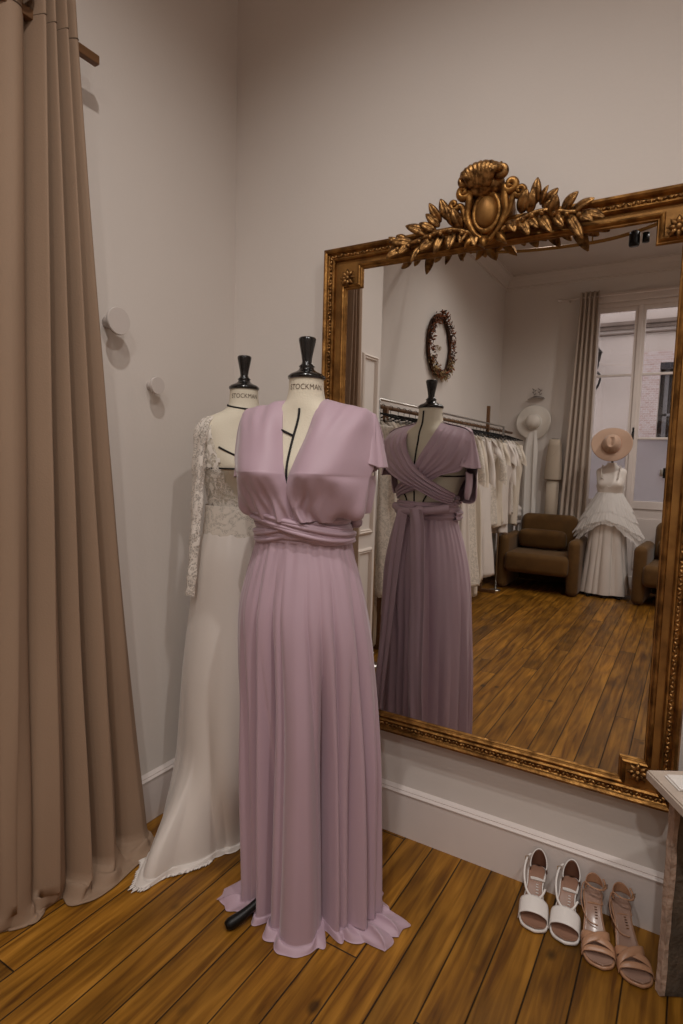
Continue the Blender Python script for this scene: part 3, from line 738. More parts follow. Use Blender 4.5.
# cap sleeves: the overhanging outer fold
def sleeve(sg, tipz, tipx):
    rows = []
    for k in range(6):
        f = k/5; z = 1.478+(tipz-1.478)*f; x = .202+(tipx-.202)*f**.8
        rows.append([(sg*(x-.034*f-.012), -.045*f-.004, z+.012*f), (sg*(x-.006), -.030*f, z+.002), (sg*(x+.002), .004, z), (sg*(x-.004), .034*f+.012, z), (sg*(x-.034*f-.006), .064*f+.014, z+.004*f)])
    if sg > 0: rows = [list(reversed(r)) for r in rows]
    return patch(rows, 34, 34, lambda u, v: .0045*v*math.sin(2*PI*2.2*u+.7)+.002*v*math.sin(2*PI*5*u))
obj('cap_sleeve', sleeve(-1, 1.290, .220), M_pink, gown)
obj('cap_sleeve', sleeve(1, 1.332, .236), M_pink, gown)
def side_flap(sg, xo, zb_):
    rows = [[(sg*(xo-.030), -.040, 1.31), (sg*(xo-.008), -.022, 1.31), (sg*xo, .010, 1.31), (sg*(xo-.006), .035, 1.32)],
            [(sg*(xo-.034), -.046, 1.27), (sg*(xo-.010), -.026, 1.268), (sg*(xo-.000), .010, 1.265), (sg*(xo-.006), .032, 1.275)],
            [(sg*(xo-.040), -.046, 1.24), (sg*(xo-.015), -.030, 1.232), (sg*(xo-.004), .006, 1.226), (sg*(xo-.012), .028, 1.236)],
            [(sg*(xo-.050), -.040, zb_+.012), (sg*(xo-.026), -.032, zb_-.002), (sg*(xo-.008), .004, zb_), (sg*(xo-.016), .018, zb_+.004)]]
    if sg > 0: rows = [list(reversed(r)) for r in rows]
    return patch(rows, 30, 30, fsin(1.5, .004, 0))
obj('side_flap', side_flap(-1, .176, 1.212), M_pink, gown)
obj('side_flap', side_flap(1, .206, 1.206), M_pink, gown)
# wrapped waistband: bands that twist over each other at the front
def band(z_a, z_b, w, off, th0, th1, nf=4, amp=.003, lift=None, seed=0):
    """ribbon round the waist from angle th0 to th1 (deg), centre height z_a -> z_b"""
    def f(u, v):
        th = R(th0+(th1-th0)*u); zc = z_a+(z_b-z_a)*ss(.12, .88, u)
        z = zc+(v-.5)*w*(1+.12*math.sin(u*9+seed))
        zz = min(max(z, 1.10), 1.26)
        a, b, cy = lerpk(TS, zz)
        bulge = .010*math.sin(PI*v)+amp*math.sin(2*PI*nf*v+3*u+seed)+amp*.5*math.sin(2*PI*nf*2.3*v+seed-5*u)
        o = off+bulge+(lift(u) if lift else 0)
        return (math.sin(th)*(a+o), cy-math.cos(th)*(b+o), z)
    return grid(f, 110, 34)
bands = [('waist_wrap', band(1.152, 1.152, .070, .006, -185, 185, 3, .003, None, 1)),
         ('crossed_band', band(1.190, 1.140, .050, .012, -84, 96, 2.4, .0048, lambda u: .006, 2)),
         ('crossed_band', band(1.136, 1.190, .050, .012, -86, 94, 2.4, .0048, lambda u: -.006 + .004*math.cos(u*PI), 5))]
for nm, vf in bands: obj(nm, solid(vf, -.004), M_pink, gown)
# back: two shoulder drapes crossing between the shoulder blades
B1 = [  # from the -x shoulder over to the +x waist, on top
    [(-.206, .016, 1.470), (-.165, .020, 1.488), (-.12, .020, 1.498), (-.085, .014, 1.505), (-.058, .006, 1.515)],
    [(-.218, .040, 1.425), (-.180, .056, 1.445), (-.135, .066, 1.458), (-.095, .066, 1.468), (-.062, .058, 1.478)],
    [(-.205, .062, 1.362), (-.165, .085, 1.385), (-.120, .098, 1.408), (-.082, .100, 1.425), (-.050, .094, 1.440)],
    [(-.150, .088, 1.315), (-.115, .104, 1.335), (-.080, .112, 1.355), (-.048, .116, 1.372), (-.022, .114, 1.388)],
    [(-.060, .116, 1.275), (-.040, .122, 1.290), (-.020, .126, 1.306), (.0, .126, 1.322), (.020, .124, 1.338)],
    [(.035, .118, 1.240), (.045, .121, 1.252), (.055, .124, 1.265), (.068, .124, 1.278), (.080, .120, 1.292)],
    [(.110, .096, 1.205), (.118, .098, 1.216), (.125, .098, 1.228), (.132, .096, 1.240), (.140, .090, 1.252)],
    [(.152, .045, 1.188), (.155, .046, 1.198), (.158, .046, 1.208), (.160, .044, 1.218), (.162, .040, 1.228)]]
B2 = [
    [(.058, .006, 1.515), (.10, .014, 1.503), (.140, .020, 1.495), (.178, .020, 1.485), (.206, .016, 1.470)],
    [(.070, .058, 1.482), (.105, .066, 1.470), (.145, .066, 1.458), (.185, .056, 1.442), (.216, .040, 1.420)],
    [(.055, .092, 1.430), (.095, .098, 1.420), (.135, .096, 1.408), (.175, .082, 1.390), (.214, .058, 1.366)],
    [(.030, .112, 1.378), (.062, .114, 1.368), (.100, .108, 1.355), (.140, .092, 1.340), (.190, .062, 1.322)],
    [(.0, .116, 1.325), (.025, .116, 1.316), (.050, .113, 1.308), (.080, .105, 1.302), (.120, .090, 1.300)],
    [(-.045, .108, 1.285), (-.030, .110, 1.272), (-.012, .111, 1.262), (.008, .110, 1.252), (.030, .106, 1.245)],
    [(-.110, .072, 1.245), (-.102, .076, 1.235), (-.094, .080, 1.226), (-.084, .084, 1.218), (-.074, .086, 1.210)],
    [(-.150, .010, 1.225), (-.148, .014, 1.215), (-.145, .018, 1.206), (-.142, .022, 1.198), (-.138, .026, 1.190)]]
obj('back_drape', patch(B1, 60, 90, lambda u, v: ss(0, .3, v)*(.0036*math.sin(2*PI*(5*u+.3*v))+.002*math.sin(2*PI*9*u+1))), M_pink, gown)
obj('back_drape', patch(B2, 60, 90, lambda u, v: ss(0, .3, v)*(.0034*math.sin(2*PI*(4.4*u-.4*v))+.002*math.sin(2*PI*8*u+1))), M_pink, gown)
# knot and hanging sash at the back
knot = join(ellipsoid((.045, .118, 1.150), .030, .024, .026, 18, 12), tube(smoothpath([(-.11, .075, 1.165), (-.05, .108, 1.150), (.02, .125, 1.152), (.09, .112, 1.160), (.145, .06, 1.172)], 30), .016, 10))
obj('sash_knot', knot, M_pink, gown)
tail = [[(.010+.05*k*.0+x, y, z) for x in (0, .022, .045, .07)] for k, (y, z) in enumerate(((.140, 1.165), (.150, 1.10), (.168, .98), (.182, .80), (.205, .60), (.222, .44), (.232, .36)))]
tail = [[(x+.018*j, y+(.006 if i % 2 else -.006), z-(i*.015 if j == 6 else 0)) for i, (x, y, z) in enumerate(row)] for j, row in enumerate(tail)]
tail = [list(reversed(r)) for r in tail]
obj('sash_tail', patch(tail, 26, 70, fsin(1.6, .005, 0, 1, .2), .003), M_pink, gown)
tail2 = [[(-.055+x-.004*j, y, z) for x in (0, .018, .034, .05)] for j, (y, z) in enumerate(((.125, 1.155), (.142, 1.06), (.165, .90), (.185, .70), (.21, .50), (.225, .34)))]
obj('sash_tail', patch([list(reversed(r)) for r in tail2], 22, 60, fsin(1.4, .005, 0, 1, .3, 1), .003), M_pink, gown)

# ------------------------------------------------------------------ white lace gown
wg = thing('wedding_gown', 'white gown with lace bodice and long satin skirt on the dress form in the corner', 'wedding dress', (WH[0], WH[1], 0), WRz)
WP = [(0, .262, .25, 0, 0), (.15, .252, .245, 0, 0), (.3, .240, .235, 0, 0), (.6, .216, .200, 0, 0), (.85, .186, .160, 0, 0), (1.0, .170, .138, 0, 0), (1.08, .150, .116, 0, 0), (1.125, .134, .100, 0, 0)]
wh = [(.035, -.25), (.05, -.39), (.115, -.50), (.18, -.60), (.225, -.67), (.25, -.70), (.285, -.675), (.292, -.615), (.33, -.55), (.37, -.44), (.42, -.36), (.45, -.28), (.46, -.18), (.42, -.07), (.28, -.035), (.12, -.04), (.04, -.12)]
whr = poly_r(wh, WH, WRz)
wv = [(-100, .018, 9, .7), (-84, .016, 6, .5), (-66, .026, 6, .62, 6), (-52, .018, 4, .4), (-38, .034, 6, .66, 8), (-16, .030, 7, .9, 4), (0, .018, 5, .5), (20, .028, 8, .8), (45, .024, 8, .9), (70, .028, 9, .9), (95, .03, 9, .9), (120, .03, 9, .9), (150, .03, 9, .9), (185, .03, 9, .9), (220, .03, 9, .9), (235, .03, 9, .9)]
def wpool(th): return .014+.022*math.exp(-(angd(th, R(-84))/R(20))**2), .008+.016*math.exp(-(angd(th, R(-80))/R(30))**2)
skw = skirt(WP, wv, [(-50, .012, 10, .8), (-8, .014, 9, .7)], whr, (0, 0), .010, .40, 300, 100, wpool, gather=.0012, seed=9, ng=22)
obj('satin_skirt', skw, M_satin, wg)
def lace_bodice():
    V = []; F = []; n = 90; zs = [1.09+i*(1.497-1.09)/54 for i in range(55)]
    for z in zs:
        for i in range(n): V.append(torso_pt(2*PI*i/n-PI, z, .0055+.0016*noise.noise(Vector((i*.5, z*60, 0)))))
    for j in range(54):
        z = (zs[j]+zs[j+1])/2
        for i in range(n):
            th = 2*PI*(i+.5)/n-PI
            lim = R(lerpk([(1.17, 3), (1.20, 26), (1.25, 50), (1.33, 62), (1.50, 64)], z)[0])+.05*math.sin(z*130)*.6
            if z > 1.17 and abs(th) < lim: continue
            if z > 1.40 and abs(th) > R(150): continue
            F.append((j*n+i, j*n+(i+1) % n, (j+1)*n+(i+1) % n, (j+1)*n+i))
    return V, F
obj('lace_bodice', lace_bodice(), M_lace, wg)
def waistlace():
    def f(u, v):
        th = 2*PI*u; a, b, cx, cy = lerpk(WP, 1.125-.075*v)
        sc = .010*abs(math.sin(th*14)); z = 1.185-v*(.12+sc)
        a = .138+.012*v; b = .106+.012*v
        return (math.sin(th)*a, -math.cos(th)*b, z)
    return grid(f, 200, 16, cu=True)
obj('lace_waistband', waistlace(), M_laced, wg)
def lsleeve(sg):
    rows = []
    for (x, z, w) in ((.135, 1.484, .012), (.160, 1.455, .026), (.172, 1.39, .026), (.180, 1.30, .024), (.187, 1.20, .022), (.194, 1.10, .020), (.200, 1.0, .018), (.205, .93, .018), (.208, .885, .017)):
        rows.append((sg*x, .005, z, w))
    def f(u, v):
        x, y, z, w = cr(rows, v); t = 2*PI*u
        k = 1+.18*math.sin(3*t+v*7)+.1*math.sin(v*40)
        return (x+math.cos(t)*w*.62*k, y+math.sin(t)*w*1.15*k, z)
    return grid(f, 36, 80, cu=True)
obj('lace_sleeve', lsleeve(-1), M_laces, wg)
obj('lace_sleeve', lsleeve(1), M_laces, wg)
fr = []
random.seed(8)
for k in range(40):
    a = R(-100+k*1.05); rr = whr(a)+.01
    x, y = math.sin(a)*rr, -math.cos(a)*rr
    fr.append(leaf((x, y, .006), (x+math.sin(a)*(.016+random.random()*.014), y-math.cos(a)*(.016+random.random()*.012), .004), .010, (0, 0, 1), .1, .1, .002, 5))
fr.append(tube([(math.sin(R(-100+k*1.02))*(whr(R(-100+k*1.02))+.006), -math.cos(R(-100+k*1.02))*(whr(R(-100+k*1.02))+.006), .004) for k in range(42)], .0015, 6))
obj('lace_hem', join(*fr), M_white, wg)

# ------------------------------------------------------------------ curtain by the camera
def curtain(top, bot, hem, z1, z0, nx, nz, folds, amp_t, amp_b, seed=0, pool=True, side=(1, 0), sharp=False):
    """top/bot: list of plan points (x,y) through which the cloth centre runs"""
    def f(u, v):
        t = cr(top, u); b = cr(bot, u); k = v**1.1
        c = Vector((t[0]+(b[0]-t[0])*k, t[1]+(b[1]-t[1])*k, z1+(z0-z1)*v))
        w = u+(.03*math.sin(4*v+seed)*v+.045*math.sin(u*9+seed)*v)*u*(1-u)*3
        ph = 2*PI*folds*w
        a = amp_t+(amp_b-amp_t)*v
        if sharp: s = -1+2*abs(math.sin(ph/2))**.75*(1-.10*math.sin(ph+seed+2*v)); s *= (.35+.65*ss(.08, .25, u)) if pool else 1; s *= 1+.35*v*math.sin(folds*u*2.1+2.0)+.12*math.sin(folds*u*3.7+1)
        else: s = math.sin(ph); s = math.copysign(abs(s)**.75, s)+.12*math.sin(2*ph+1+3*v)*v
        s += (.22 if sharp else .10)*noise.noise(Vector((u*9, v*4, seed)))*(.3+v)
        c += Vector((side[0], side[1], 0))*a*s
        tng = Vector((side[1], -side[0], 0))
        c += tng*((.012+.01*v)*math.sin(2*ph) if not sharp else .006*math.sin(2*ph)*v)
        return c
    V, F = grid(f, nx, nz)
    V = [Vector(v) for v in V]
    if pool:
        for j in range(1, 13):
            q = j/12
            for i in range(nx):
                u = i/(nx-1); base = V[(nz-1)*nx+i]; h = cr(hem, u)
                wob = noise.noise(Vector((u*14, q*3, seed)))
                V.append(Vector((base.x+(h[0]-base.x)*q, base.y+(h[1]-base.y)*q+wob*.014*q, max(.004, z0*(1-q)**2+.003+.034*max(0, wob+.1)*math.sin(PI*q)))))
        for j in range(nz-1, nz+11):
            for i in range(nx-1):
                a = j*nx+i; F.append((a, a+1, a+nx+1, a+nx))
    return V, F
cur = thing('beige_curtain', 'tall beige eyelet curtain pooling on the floor beside the near left wall', 'curtain', (.09, -.85, 0))
def CL(vf): return xf(vf, T(-.09, .85, 0))
ctop = [(.070, -.985), (.070, -.905), (.070, -.868), (.070, -.840), (.070, -.812), (.064, -.775)]
cbot = [(.075, -1.03), (.085, -.955), (.085, -.855), (.090, -.755), (.090, -.645), (.085, -.535)]
chem = [(.06, -1.06), (.085, -1.02), (.125, -.955), (.095, -.91), (.10, -.87), (.160, -.865), (.19, -.80), (.19, -.73), (.175, -.65), (.165, -.58), (.150, -.530)]
cv = curtain(ctop, cbot, chem, 2.605, .05, 300, 90, 5, .038, .056, 1.7, sharp=True)
obj('curtain_cloth', CL(solid(cv, .002)), M_curt, cur)
seamv = [v for i, v in enumerate(cv[0][:300*90]) if 4*300 <= i < 5*300]
obj('hem_seam', CL(tube([Vector(v)+Vector((.0022, 0, 0)) for v in seamv[::2]], .0022, 5)), mat('seam_thread', lin(96, 76, 60), .8), cur)
M_ey = mat('black_eyelet_metal', lin(20, 17, 16), .25, .6)
for k, (y, x) in enumerate(((-.935, .103),)):
    obj('eyelet', CL(join(xf(lathe([(.012, 0), (.030, 0), (.031, .004), (.026, .007), (.014, .006), (.012, 0)], 28), T(x, y, 2.535) @ RY(PI/2)))), M_ey, cur)
rod = thing('curtain_rod', 'brown wooden curtain rod end above the beige curtain', 'curtain rod', (.075, -.9, 2.49))
obj('pole', xf(box(.064, .086, -1.06, -.695, 2.478, 2.504, .003), T(-.075, .9, -2.49)), M_wood, rod, smooth=False)
obj('wall_bracket', xf(join(box(0.001, .062, -.83, -.81, 2.482, 2.50, .002), box(.001, .008, -.85, -.79, 2.45, 2.53, .002)), T(-.075, .9, -2.49)), M_wood, rod, smooth=False)

# wall hooks
for (y, z, r, d, lab) in ((-.611, 1.770, .043, .06, 'larger round pale wall knob nearer the curtain'), (-.440, 1.589, .030, .045, 'smaller round pale wall knob, lower and nearer the corner')):
    h = thing('coat_knob', lab, 'wall hook', (0, y, z))
    obj('disc', xf(lathe([(.001, d-.012), (r*.96, d-.012), (r, d-.009), (r, d-.003), (r*.96, d), (.001, d)], 40), RY(PI/2)), M_knob, h, smooth=False)
    obj('stem', xf(lathe([(r*.45, -.004), (r*.42, d-.012)], 24), RY(PI/2)), M_knob, h)

# ------------------------------------------------------------------ sandals
def sandal(kind, toe, heel, label, grp):
    """built along +y = toe direction; heel at origin"""
    t0 = Vector((heel[0], heel[1], 0)); t1 = Vector((toe[0], toe[1], 0)); d = t1-t0; L = d.length
    rz = math.atan2(d.y, d.x)-PI/2
    t = thing('heeled_sandal', label, 'sandal', t0, rz, grp)
    H = .085
    def cl(y):   # footbed height
        u = y/L
        return lerpk([(0, H), (.15, H*.97), (.35, H*.74), (.6, H*.28), (.75, .012), (.9, .008), (1, .012)], u)[0]
    def hw(u):
        return lerpk([(0, .012), (.03, .020), (.12, .027), (.35, .024), (.55, .031), (.75, .040), (.88, .037), (.96, .024), (1, .006)], u)[0]
    def cx(u): return .008*math.sin(PI*u)
    up = M_shoew if kind == 'w' else M_shoen
    ins = M_insole if kind == 'w' else M_insole2
    def bed(o, th, shrink=0):
        n, k = 40, 13; V = []; F = []
        for s in (0, 1):
            for j in range(n):
                u = j/(n-1); w = max(.002, hw(u)-shrink)
                for i in range(k):
                    a = -1+2*i/(k-1); V.append(Vector((cx(u)+a*w, u*L+(0 if shrink == 0 else (.5-u)*2*shrink), cl(u*L)+o-(th if s else 0)+.0025*a*a)))
        m = n*k
        for j in range(n-1):
            for i in range(k-1):
                a = j*k+i; F.append((a, a+1, a+k+1, a+k)); F.append((m+a, m+a+k, m+a+k+1, m+a+1))
            a = j*k; F.append((a, a+k, m+a+k, m+a)); a = j*k+k-1; F.append((a, m+a, m+a+k, a+k))
        for i in range(k-1):
            F.append((i, m+i, m+i+1, i+1)); a = (n-1)*k+i; F.append((a, a+1, m+a+1, m+a))
        return V, F
    obj('sole', bed(.001, .009), up, t)
    ino = obj('insole', bed(.0035, .002, .0035), ins, t)
    hb = []
    for z, w, y0, y1 in ((0, .016, .004, .040), (.02, .016, .003, .040), (.06, .020, .001, .048), (H-.006, .026, .000, .058)):
        hb.append([(-w, y0, z), (-w*.8, y1, z), (w*.8, y1, z), (w, y0, z), (0, y0-.008*w/.026, z)])
    V = [Vector(p) for r in hb for p in r]; F = []
    for j in range(3):
        for i in range(5): F.append((j*5+i, j*5+(i+1) % 5, j*5+5+(i+1) % 5, j*5+5+i))
    F.append((4, 3, 2, 1, 0)); F.append((15, 16, 17, 18, 19))
    obj('heel', (V, F), up if kind == 'w' else M_shoen, t, smooth=False)
    def strap(y0, y1, x0, x1, h, w, name, m_=up, skew=0, lower0=None, lower1=None, thick=.0022):
        """arched strap from one side to the other; centre line y from y0 (left) to y1 (right)"""
        rows = []
        for k in range(9):
            s = k/8; y = y0+(y1-y0)*s; a = PI*(1-s); u = min(max(y/L, 0), 1)
            wv_ = hw(u)
            x = cx(u)+math.cos(a)*(wv_+.002); z = cl(u*L)+.002+h*math.sin(a)**.75-(.004 if k in (0, 8) else 0)
            ww = w*(1+.15*math.sin(PI*s))
            rows.append([(x, y-ww/2, z+.001+(cl(max(0, y-ww/2))-cl(u*L))*.8), (x, y, z+.002), (x, y+ww/2, z-.003*math.sin(PI*s)+(cl(min(L, y+ww/2))-cl(u*L))*.8)])
        return obj(name, patch(rows, 8, 30, None, thick), m_, t)
    if kind == 'w':
        strap(L*.72, L*.70, 0, 0, .034, .042, 'toe_band')
    else:
        strap(L*.80, L*.62, 0, 0, .030, .017, 'crossed_strap')
        strap(L*.60, L*.80, 0, 0, .033, .017, 'crossed_strap')
        strap(L*.84, L*.80, 0, 0, .022, .012, 'crossed_strap')
    # heel counter
    def counter(u, v):
        a = R(-112+224*u); w = .0275; y = .022-math.cos(a)*.026; x = math.sin(a)*w
        hh = .056*(.25+.75*math.cos(a*.72)**2) if kind == 'w' else .030*(.35+.65*math.cos(a*.7)**2)
        zb_ = H+(.018 if kind == 'n' else 0)
        return (x*(1-.12*v), y, zb_+v*hh)
    hct = obj('heel_counter', solid(grid(counter, 30, 10), .002), M_lining if kind == 'w' else up, t)
    if kind == 'w':
        def edge(u, v):
            p = Vector(counter(u, .98)); return p
        obj('counter_edge', tube([counter(i/29, 1.0) for i in range(30)], .0018, 6), up, hct)
    # ankle strap loop
    zz = H+.050; s_ = 1 if kind == 'w' else 1
    if kind == 'w': lp_ = smoothpath([(.025, .014, zz-.004), (.036, .035, zz-.010), (.040, .070, zz-.035), (.030, .098, zz-.066), (.008, .112, zz-.078), (-.012, .104, zz-.074), (-.024, .085, zz-.060)], 40)
    else: lp_ = smoothpath([(-.026, .010, zz-.008), (-.030, .030, zz-.018), (-.016, .052, zz-.014), (.010, .050, zz-.012), (.030, .028, zz-.016), (.040, .060, zz-.050), (.026, .100, zz-.076), (.0, .112, zz-.080)], 44)
    ast = obj('ankle_strap', tube(lp_, .0034, 6, flat=.4), up, t)
    bk = Vector(lp_[6]); obj('buckle', xf(tube([(-.006, 0, -.006), (.006, 0, -.006), (.006, 0, .006), (-.006, 0, .006)], .0012, 5, closed=True), T(*bk) @ RZ(.6)), M_brass, ast)
    if kind == 'w' or True:
        mk = [box(-.0035+random.uniform(-.001, .001), .0035, .062+.006*k, .065+.006*k, cl(.062+.006*k)+.0042, cl(.062+.006*k)+.0048) for k in range(5)]
        obj('insole_print', join(*mk), M_paper if kind == 'w' else M_goldl, ino, smooth=False)
    return t
random.seed(2)
sandal('w', (1.350, -.214), (1.318, -.034), 'white heeled sandal with tan insole, leftmost on the floor', 'white sandals')
sandal('w', (1.434, -.210), (1.416, -.030), 'white heeled sandal standing next to the nude pair', 'white sandals')
sandal('n', (1.536, -.244), (1.478, -.044), 'nude strappy sandal standing next to the white pair', 'nude sandals')
sandal('n', (1.632, -.248), (1.550, -.044), 'nude strappy sandal nearest the stone console', 'nude sandals')

# ------------------------------------------------------------------ stone console at the right edge
con = thing('stone_console', 'low stone console with pale slab top and rough dark side at right edge', 'console', (1.66, -.229, 0), R(30.8))
def rough(vf, amp, sc, seed=0):
    return [Vector(v)+Vector((noise.noise(Vector(v)*sc+Vector((seed, 0, 0))), noise.noise(Vector(v)*sc+Vector((0, seed+5, 0))), noise.noise(Vector(v)*sc+Vector((0, 0, seed+9)))))*amp for v in vf[0]], vf[1]
def denseblock(x0, x1, y0, y1, z0, z1, n=(6, 4, 30)):
    bm = bmesh.new(); bmesh.ops.create_cube(bm, size=1)
    for v in bm.verts: v.co = Vector(((x0+x1)/2+v.co.x*(x1-x0), (y0+y1)/2+v.co.y*(y1-y0), (z0+z1)/2+v.co.z*(z1-z0)))
    bmesh.ops.subdivide_edges(bm, edges=bm.edges[:], cuts=14, use_grid_fill=True)
    return from_bm(bm)
obj('side_panel', rough(denseblock(.014, .36, -.022, .0, .004, .555), .003, 60), M_stone, con, smooth=False)
obj('light_edge', rough(denseblock(.0, .0135, -.024, .0, .004, .555), .0035, 70, 4), M_stonel, con, smooth=False)
slab = bmesh.new(); bmesh.ops.create_cube(slab, size=1)
for v in slab.verts: v.co = Vector((.158+v.co.x*.42, -.238+v.co.y*.53, .570+v.co.z*.026))
bmesh.ops.bevel(slab, geom=slab.edges[:], offset=.004, segments=2, affect='EDGES')
obj('top_slab', from_bm(slab), M_marble, con, smooth=False)
obj('back_panel', denseblock(.32, .36, -.50, -.03, .004, .556), M_stone, con, smooth=False)
for k, (dx, dy, a, lab) in enumerate(((-.024, -.008, .25, 'white paper card at the bottom of the small pile on the stone console'), (-.020, -.010, .52, 'white paper card on top of the small pile on the stone console'))):
    cd = box(0, .10, -.066, 0, 0, .004, .0015)
    w = Vector((1.66, -.229, 0))+RZ(R(30.8)) @ Vector((dx, dy, 0))
    o = obj('paper_card', cd, M_paper, None, smooth=False, loc=(w.x, w.y, .5835+k*.0045), rot=(0, 0, R(30.8)-.1*a))
    tag(o, lab, 'paper card', 'white cards on the stone console')

# ------------------------------------------------------------------ reflected room: rails and garments
rk = thing('clothes_rail', 'grey metal clothes rail along the left wall, in front of the wooden rail', 'clothes rack', (-.10, -3.0, 0))
obj('rail', tube([(0, y, 1.745) for y in (1.45, .5, -.5, -1.42)], .008, 10), M_chrome, rk)
for y in (1.44, -1.41):
    obj('post', join(tube([(0, y, .0), (0, y, 1.745)], .010, 10), xf(lathe([(.001, 0), (.06, 0), (.06, .008), (.012, .016)], 24), T(0, y, 0))), M_chrome, rk)
rk2 = thing('wooden_clothes_rail', 'brown wooden clothes rail behind the white gowns, with a tall post', 'clothes rack', (-.22, -3.5, 0))
obj('rail', tube([(0, 1.75, 1.722), (0, -1.68, 1.722)], .014, 10), M_wood, rk2)
for y, zt_ in ((1.6, 1.722), (-.75, 1.95)):
    obj('post', join(box(-.016, .016, y-.016, y+.016, 0, zt_, .003), box(-.16, .16, y-.02, y+.02, 0, .035, .004)), M_wood, rk2, smooth=False)

def hanger_vf(w=.40):
    return join(tube(smoothpath([(0, 0, -.035), (0, 0, -.012), (.012, 0, .0), (.016, 0, .014), (0, 0, .024), (-.012, 0, .018)], 16), .0022, 6),
                tube(smoothpath([(-w/2, 0, -.095), (-w/4, 0, -.065), (0, 0, -.038), (w/4, 0, -.065), (w/2, 0, -.095)], 20), .0055, 6),
                tube([(-w/2+.02, 0, -.095), (w/2-.02, 0, -.095)], .003, 6))
def garment_vf(kind, L, seed):
    rnd = random.Random(seed); ph = rnd.random()*9
    if kind == 'long': K = [(0, .05, .03), (.02, .10, .03), (.055, .19, .032), (.12, .20, .04), (.35, .15, .05), (.5, .18, .055), (1.0, .22, .07), (1.5, .27, .085)]
    elif kind == 'slip': K = [(0, .02, .012), (.04, .13, .018), (.14, .16, .035), (.35, .135, .04), (.6, .17, .05), (1.0, .19, .06), (1.5, .23, .08)]
    else: K = [(0, .05, .03), (.02, .10, .03), (.055, .20, .034), (.12, .235, .045), (.35, .24, .05), (.5, .22, .05), (1.0, .22, .05)]
    def f(u, v):
        z = v*L; a, b = lerpk(K, z); t = 2*PI*u
        fo = ss(.1, .8, z)
        k = 1+fo*(.16*math.sin(7*t+ph+z*1.2)+.14*math.sin(13*t+2*ph-z))
        yb = b*math.sin(t)*k+fo*.020*math.sin(5*math.cos(t)*2+ph)
        return (a*math.cos(t)*(1+.04*fo*math.sin(5*z+ph)), yb, -.060-z+(.012*math.sin(3*t+ph) if v > .98 else 0)-.075*abs(math.cos(t))*ss(.1, 0, z))
    return grid(f, 56, 44, cu=True)
def gsleeve(sg, L, seed):
    def f(u, v):
        t = 2*PI*u
        x = sg*(.185+.06*v+.02*math.sin(3*v)); z = -.13-v*L
        return (x+.030*(1+.4*v)*math.cos(t), .004+.022*math.sin(t)+.004*math.sin(9*v+seed), z+.03*math.cos(t)*sg*-1)
    return grid(f, 18, 20, cu=True)
kinds = []
random.seed(12)
y = -1.74
spec = []
while y > -4.95:
    spec.append(y); y -= random.uniform(.095, .135)
base_h = obj('hanger', hanger_vf(), M_blackm); hang_used = False
lab_style = ['lace-trimmed ivory gown', 'plain ivory slip dress', 'white puff-sleeved blouse', 'creamy satin gown', 'ivory gown with long lace sleeves']
M_crepe2 = mat('warm_white_crepe', lin(222, 210, 194), .7, bump=.1, bscale=90)
mats = [M_laced, M_satin, M_white, M_white, M_crepe2, M_crepe2]
nG = len(spec)
for i, y in enumerate(spec):
    far = y < -3.9
    if i in (0, 1): kd, L = 'long', 1.20
    elif far: kd, L = ('short' if i % 2 else 'long'), random.uniform(.75, 1.05)
    else: kd, L = random.choice(['long', 'long', 'slip']), random.uniform(1.35, 1.53)
    railx, rz_ = (-.22, 1.722+.014)
    x = railx; rot = random.uniform(-.22, .22)
    hz = 1.722+.016-.024
    if i == 0: h = base_h
    else: h = base_h.copy(); C.objects.link(h)
    h.location = (x, y, hz+.004); h.rotation_euler = (0, 0, rot)
    pos = 'rail end nearest the mirror' if i < 6 else ('middle of the rail' if not far else 'rail end nearest the brown armchair')
    tag(h, 'thin black hanger on the wooden rail, %s along from the mirror end' % ['first','second','third','fourth','fifth','sixth','seventh','eighth','ninth','tenth','eleventh','twelfth','thirteenth','fourteenth','fifteenth','sixteenth','seventeenth','eighteenth','nineteenth','twentieth','twenty-first','twenty-second','twenty-third','twenty-fourth','twenty-fifth','twenty-sixth','twenty-seventh','twenty-eighth','twenty-ninth','thirtieth','thirty-first','thirty-second','thirty-third','thirty-fourth','thirty-fifth','thirty-sixth'][i], 'hanger', 'hangers on the wooden rail')
    g = thing('hanging_gown' if kd != 'short' else 'hanging_blouse', '', 'dress' if kd != 'short' else 'blouse', (x, y, hz), rot, 'white garments on the wooden rail')
    mm = mats[(i*5+2) % 6] if i > 1 else M_laced
    cl_ = {0: 'lace', 1: 'satin', 2: 'crepe'}[0 if mm is M_laced else 1 if mm is M_satin else 2]
    body = obj('garment_body', solid(garment_vf(kd, L, i), .0015) if kd != 'x' else None, mm, g)
    if i % 3 != 1 or kd == 'short':
        for sg in (-1, 1): obj('sleeve', gsleeve(sg, .22 if kd == 'short' else random.choice([.16, .42]), i+sg), mm, g)
    if i % 4 == 2:
        obj('ruffle', grid(lambda u, v: (.03+.16*(u-.5)+.01*math.sin(30*u), -.055-.02*v-.01*math.sin(40*u), -.45-.06*v-.015*math.sin(12*u)), 60, 6), M_white, g)
    ordn = ['first', 'second', 'third', 'fourth', 'fifth', 'sixth', 'seventh', 'eighth', 'ninth', 'tenth', 'eleventh', 'twelfth', 'thirteenth', 'fourteenth', 'fifteenth', 'sixteenth', 'seventeenth', 'eighteenth', 'nineteenth', 'twentieth', 'twenty-first', 'twenty-second', 'twenty-third', 'twenty-fourth', 'twenty-fifth', 'twenty-sixth', 'twenty-seventh', 'twenty-eighth', 'twenty-ninth', 'thirtieth'][i] if i < 30 else 'last'
    g['label'] = ('long ivory %s gown' % cl_ if kd != 'short' else 'short white %s blouse' % cl_)+' on the wooden rail, %s along from the mirror end' % ordn

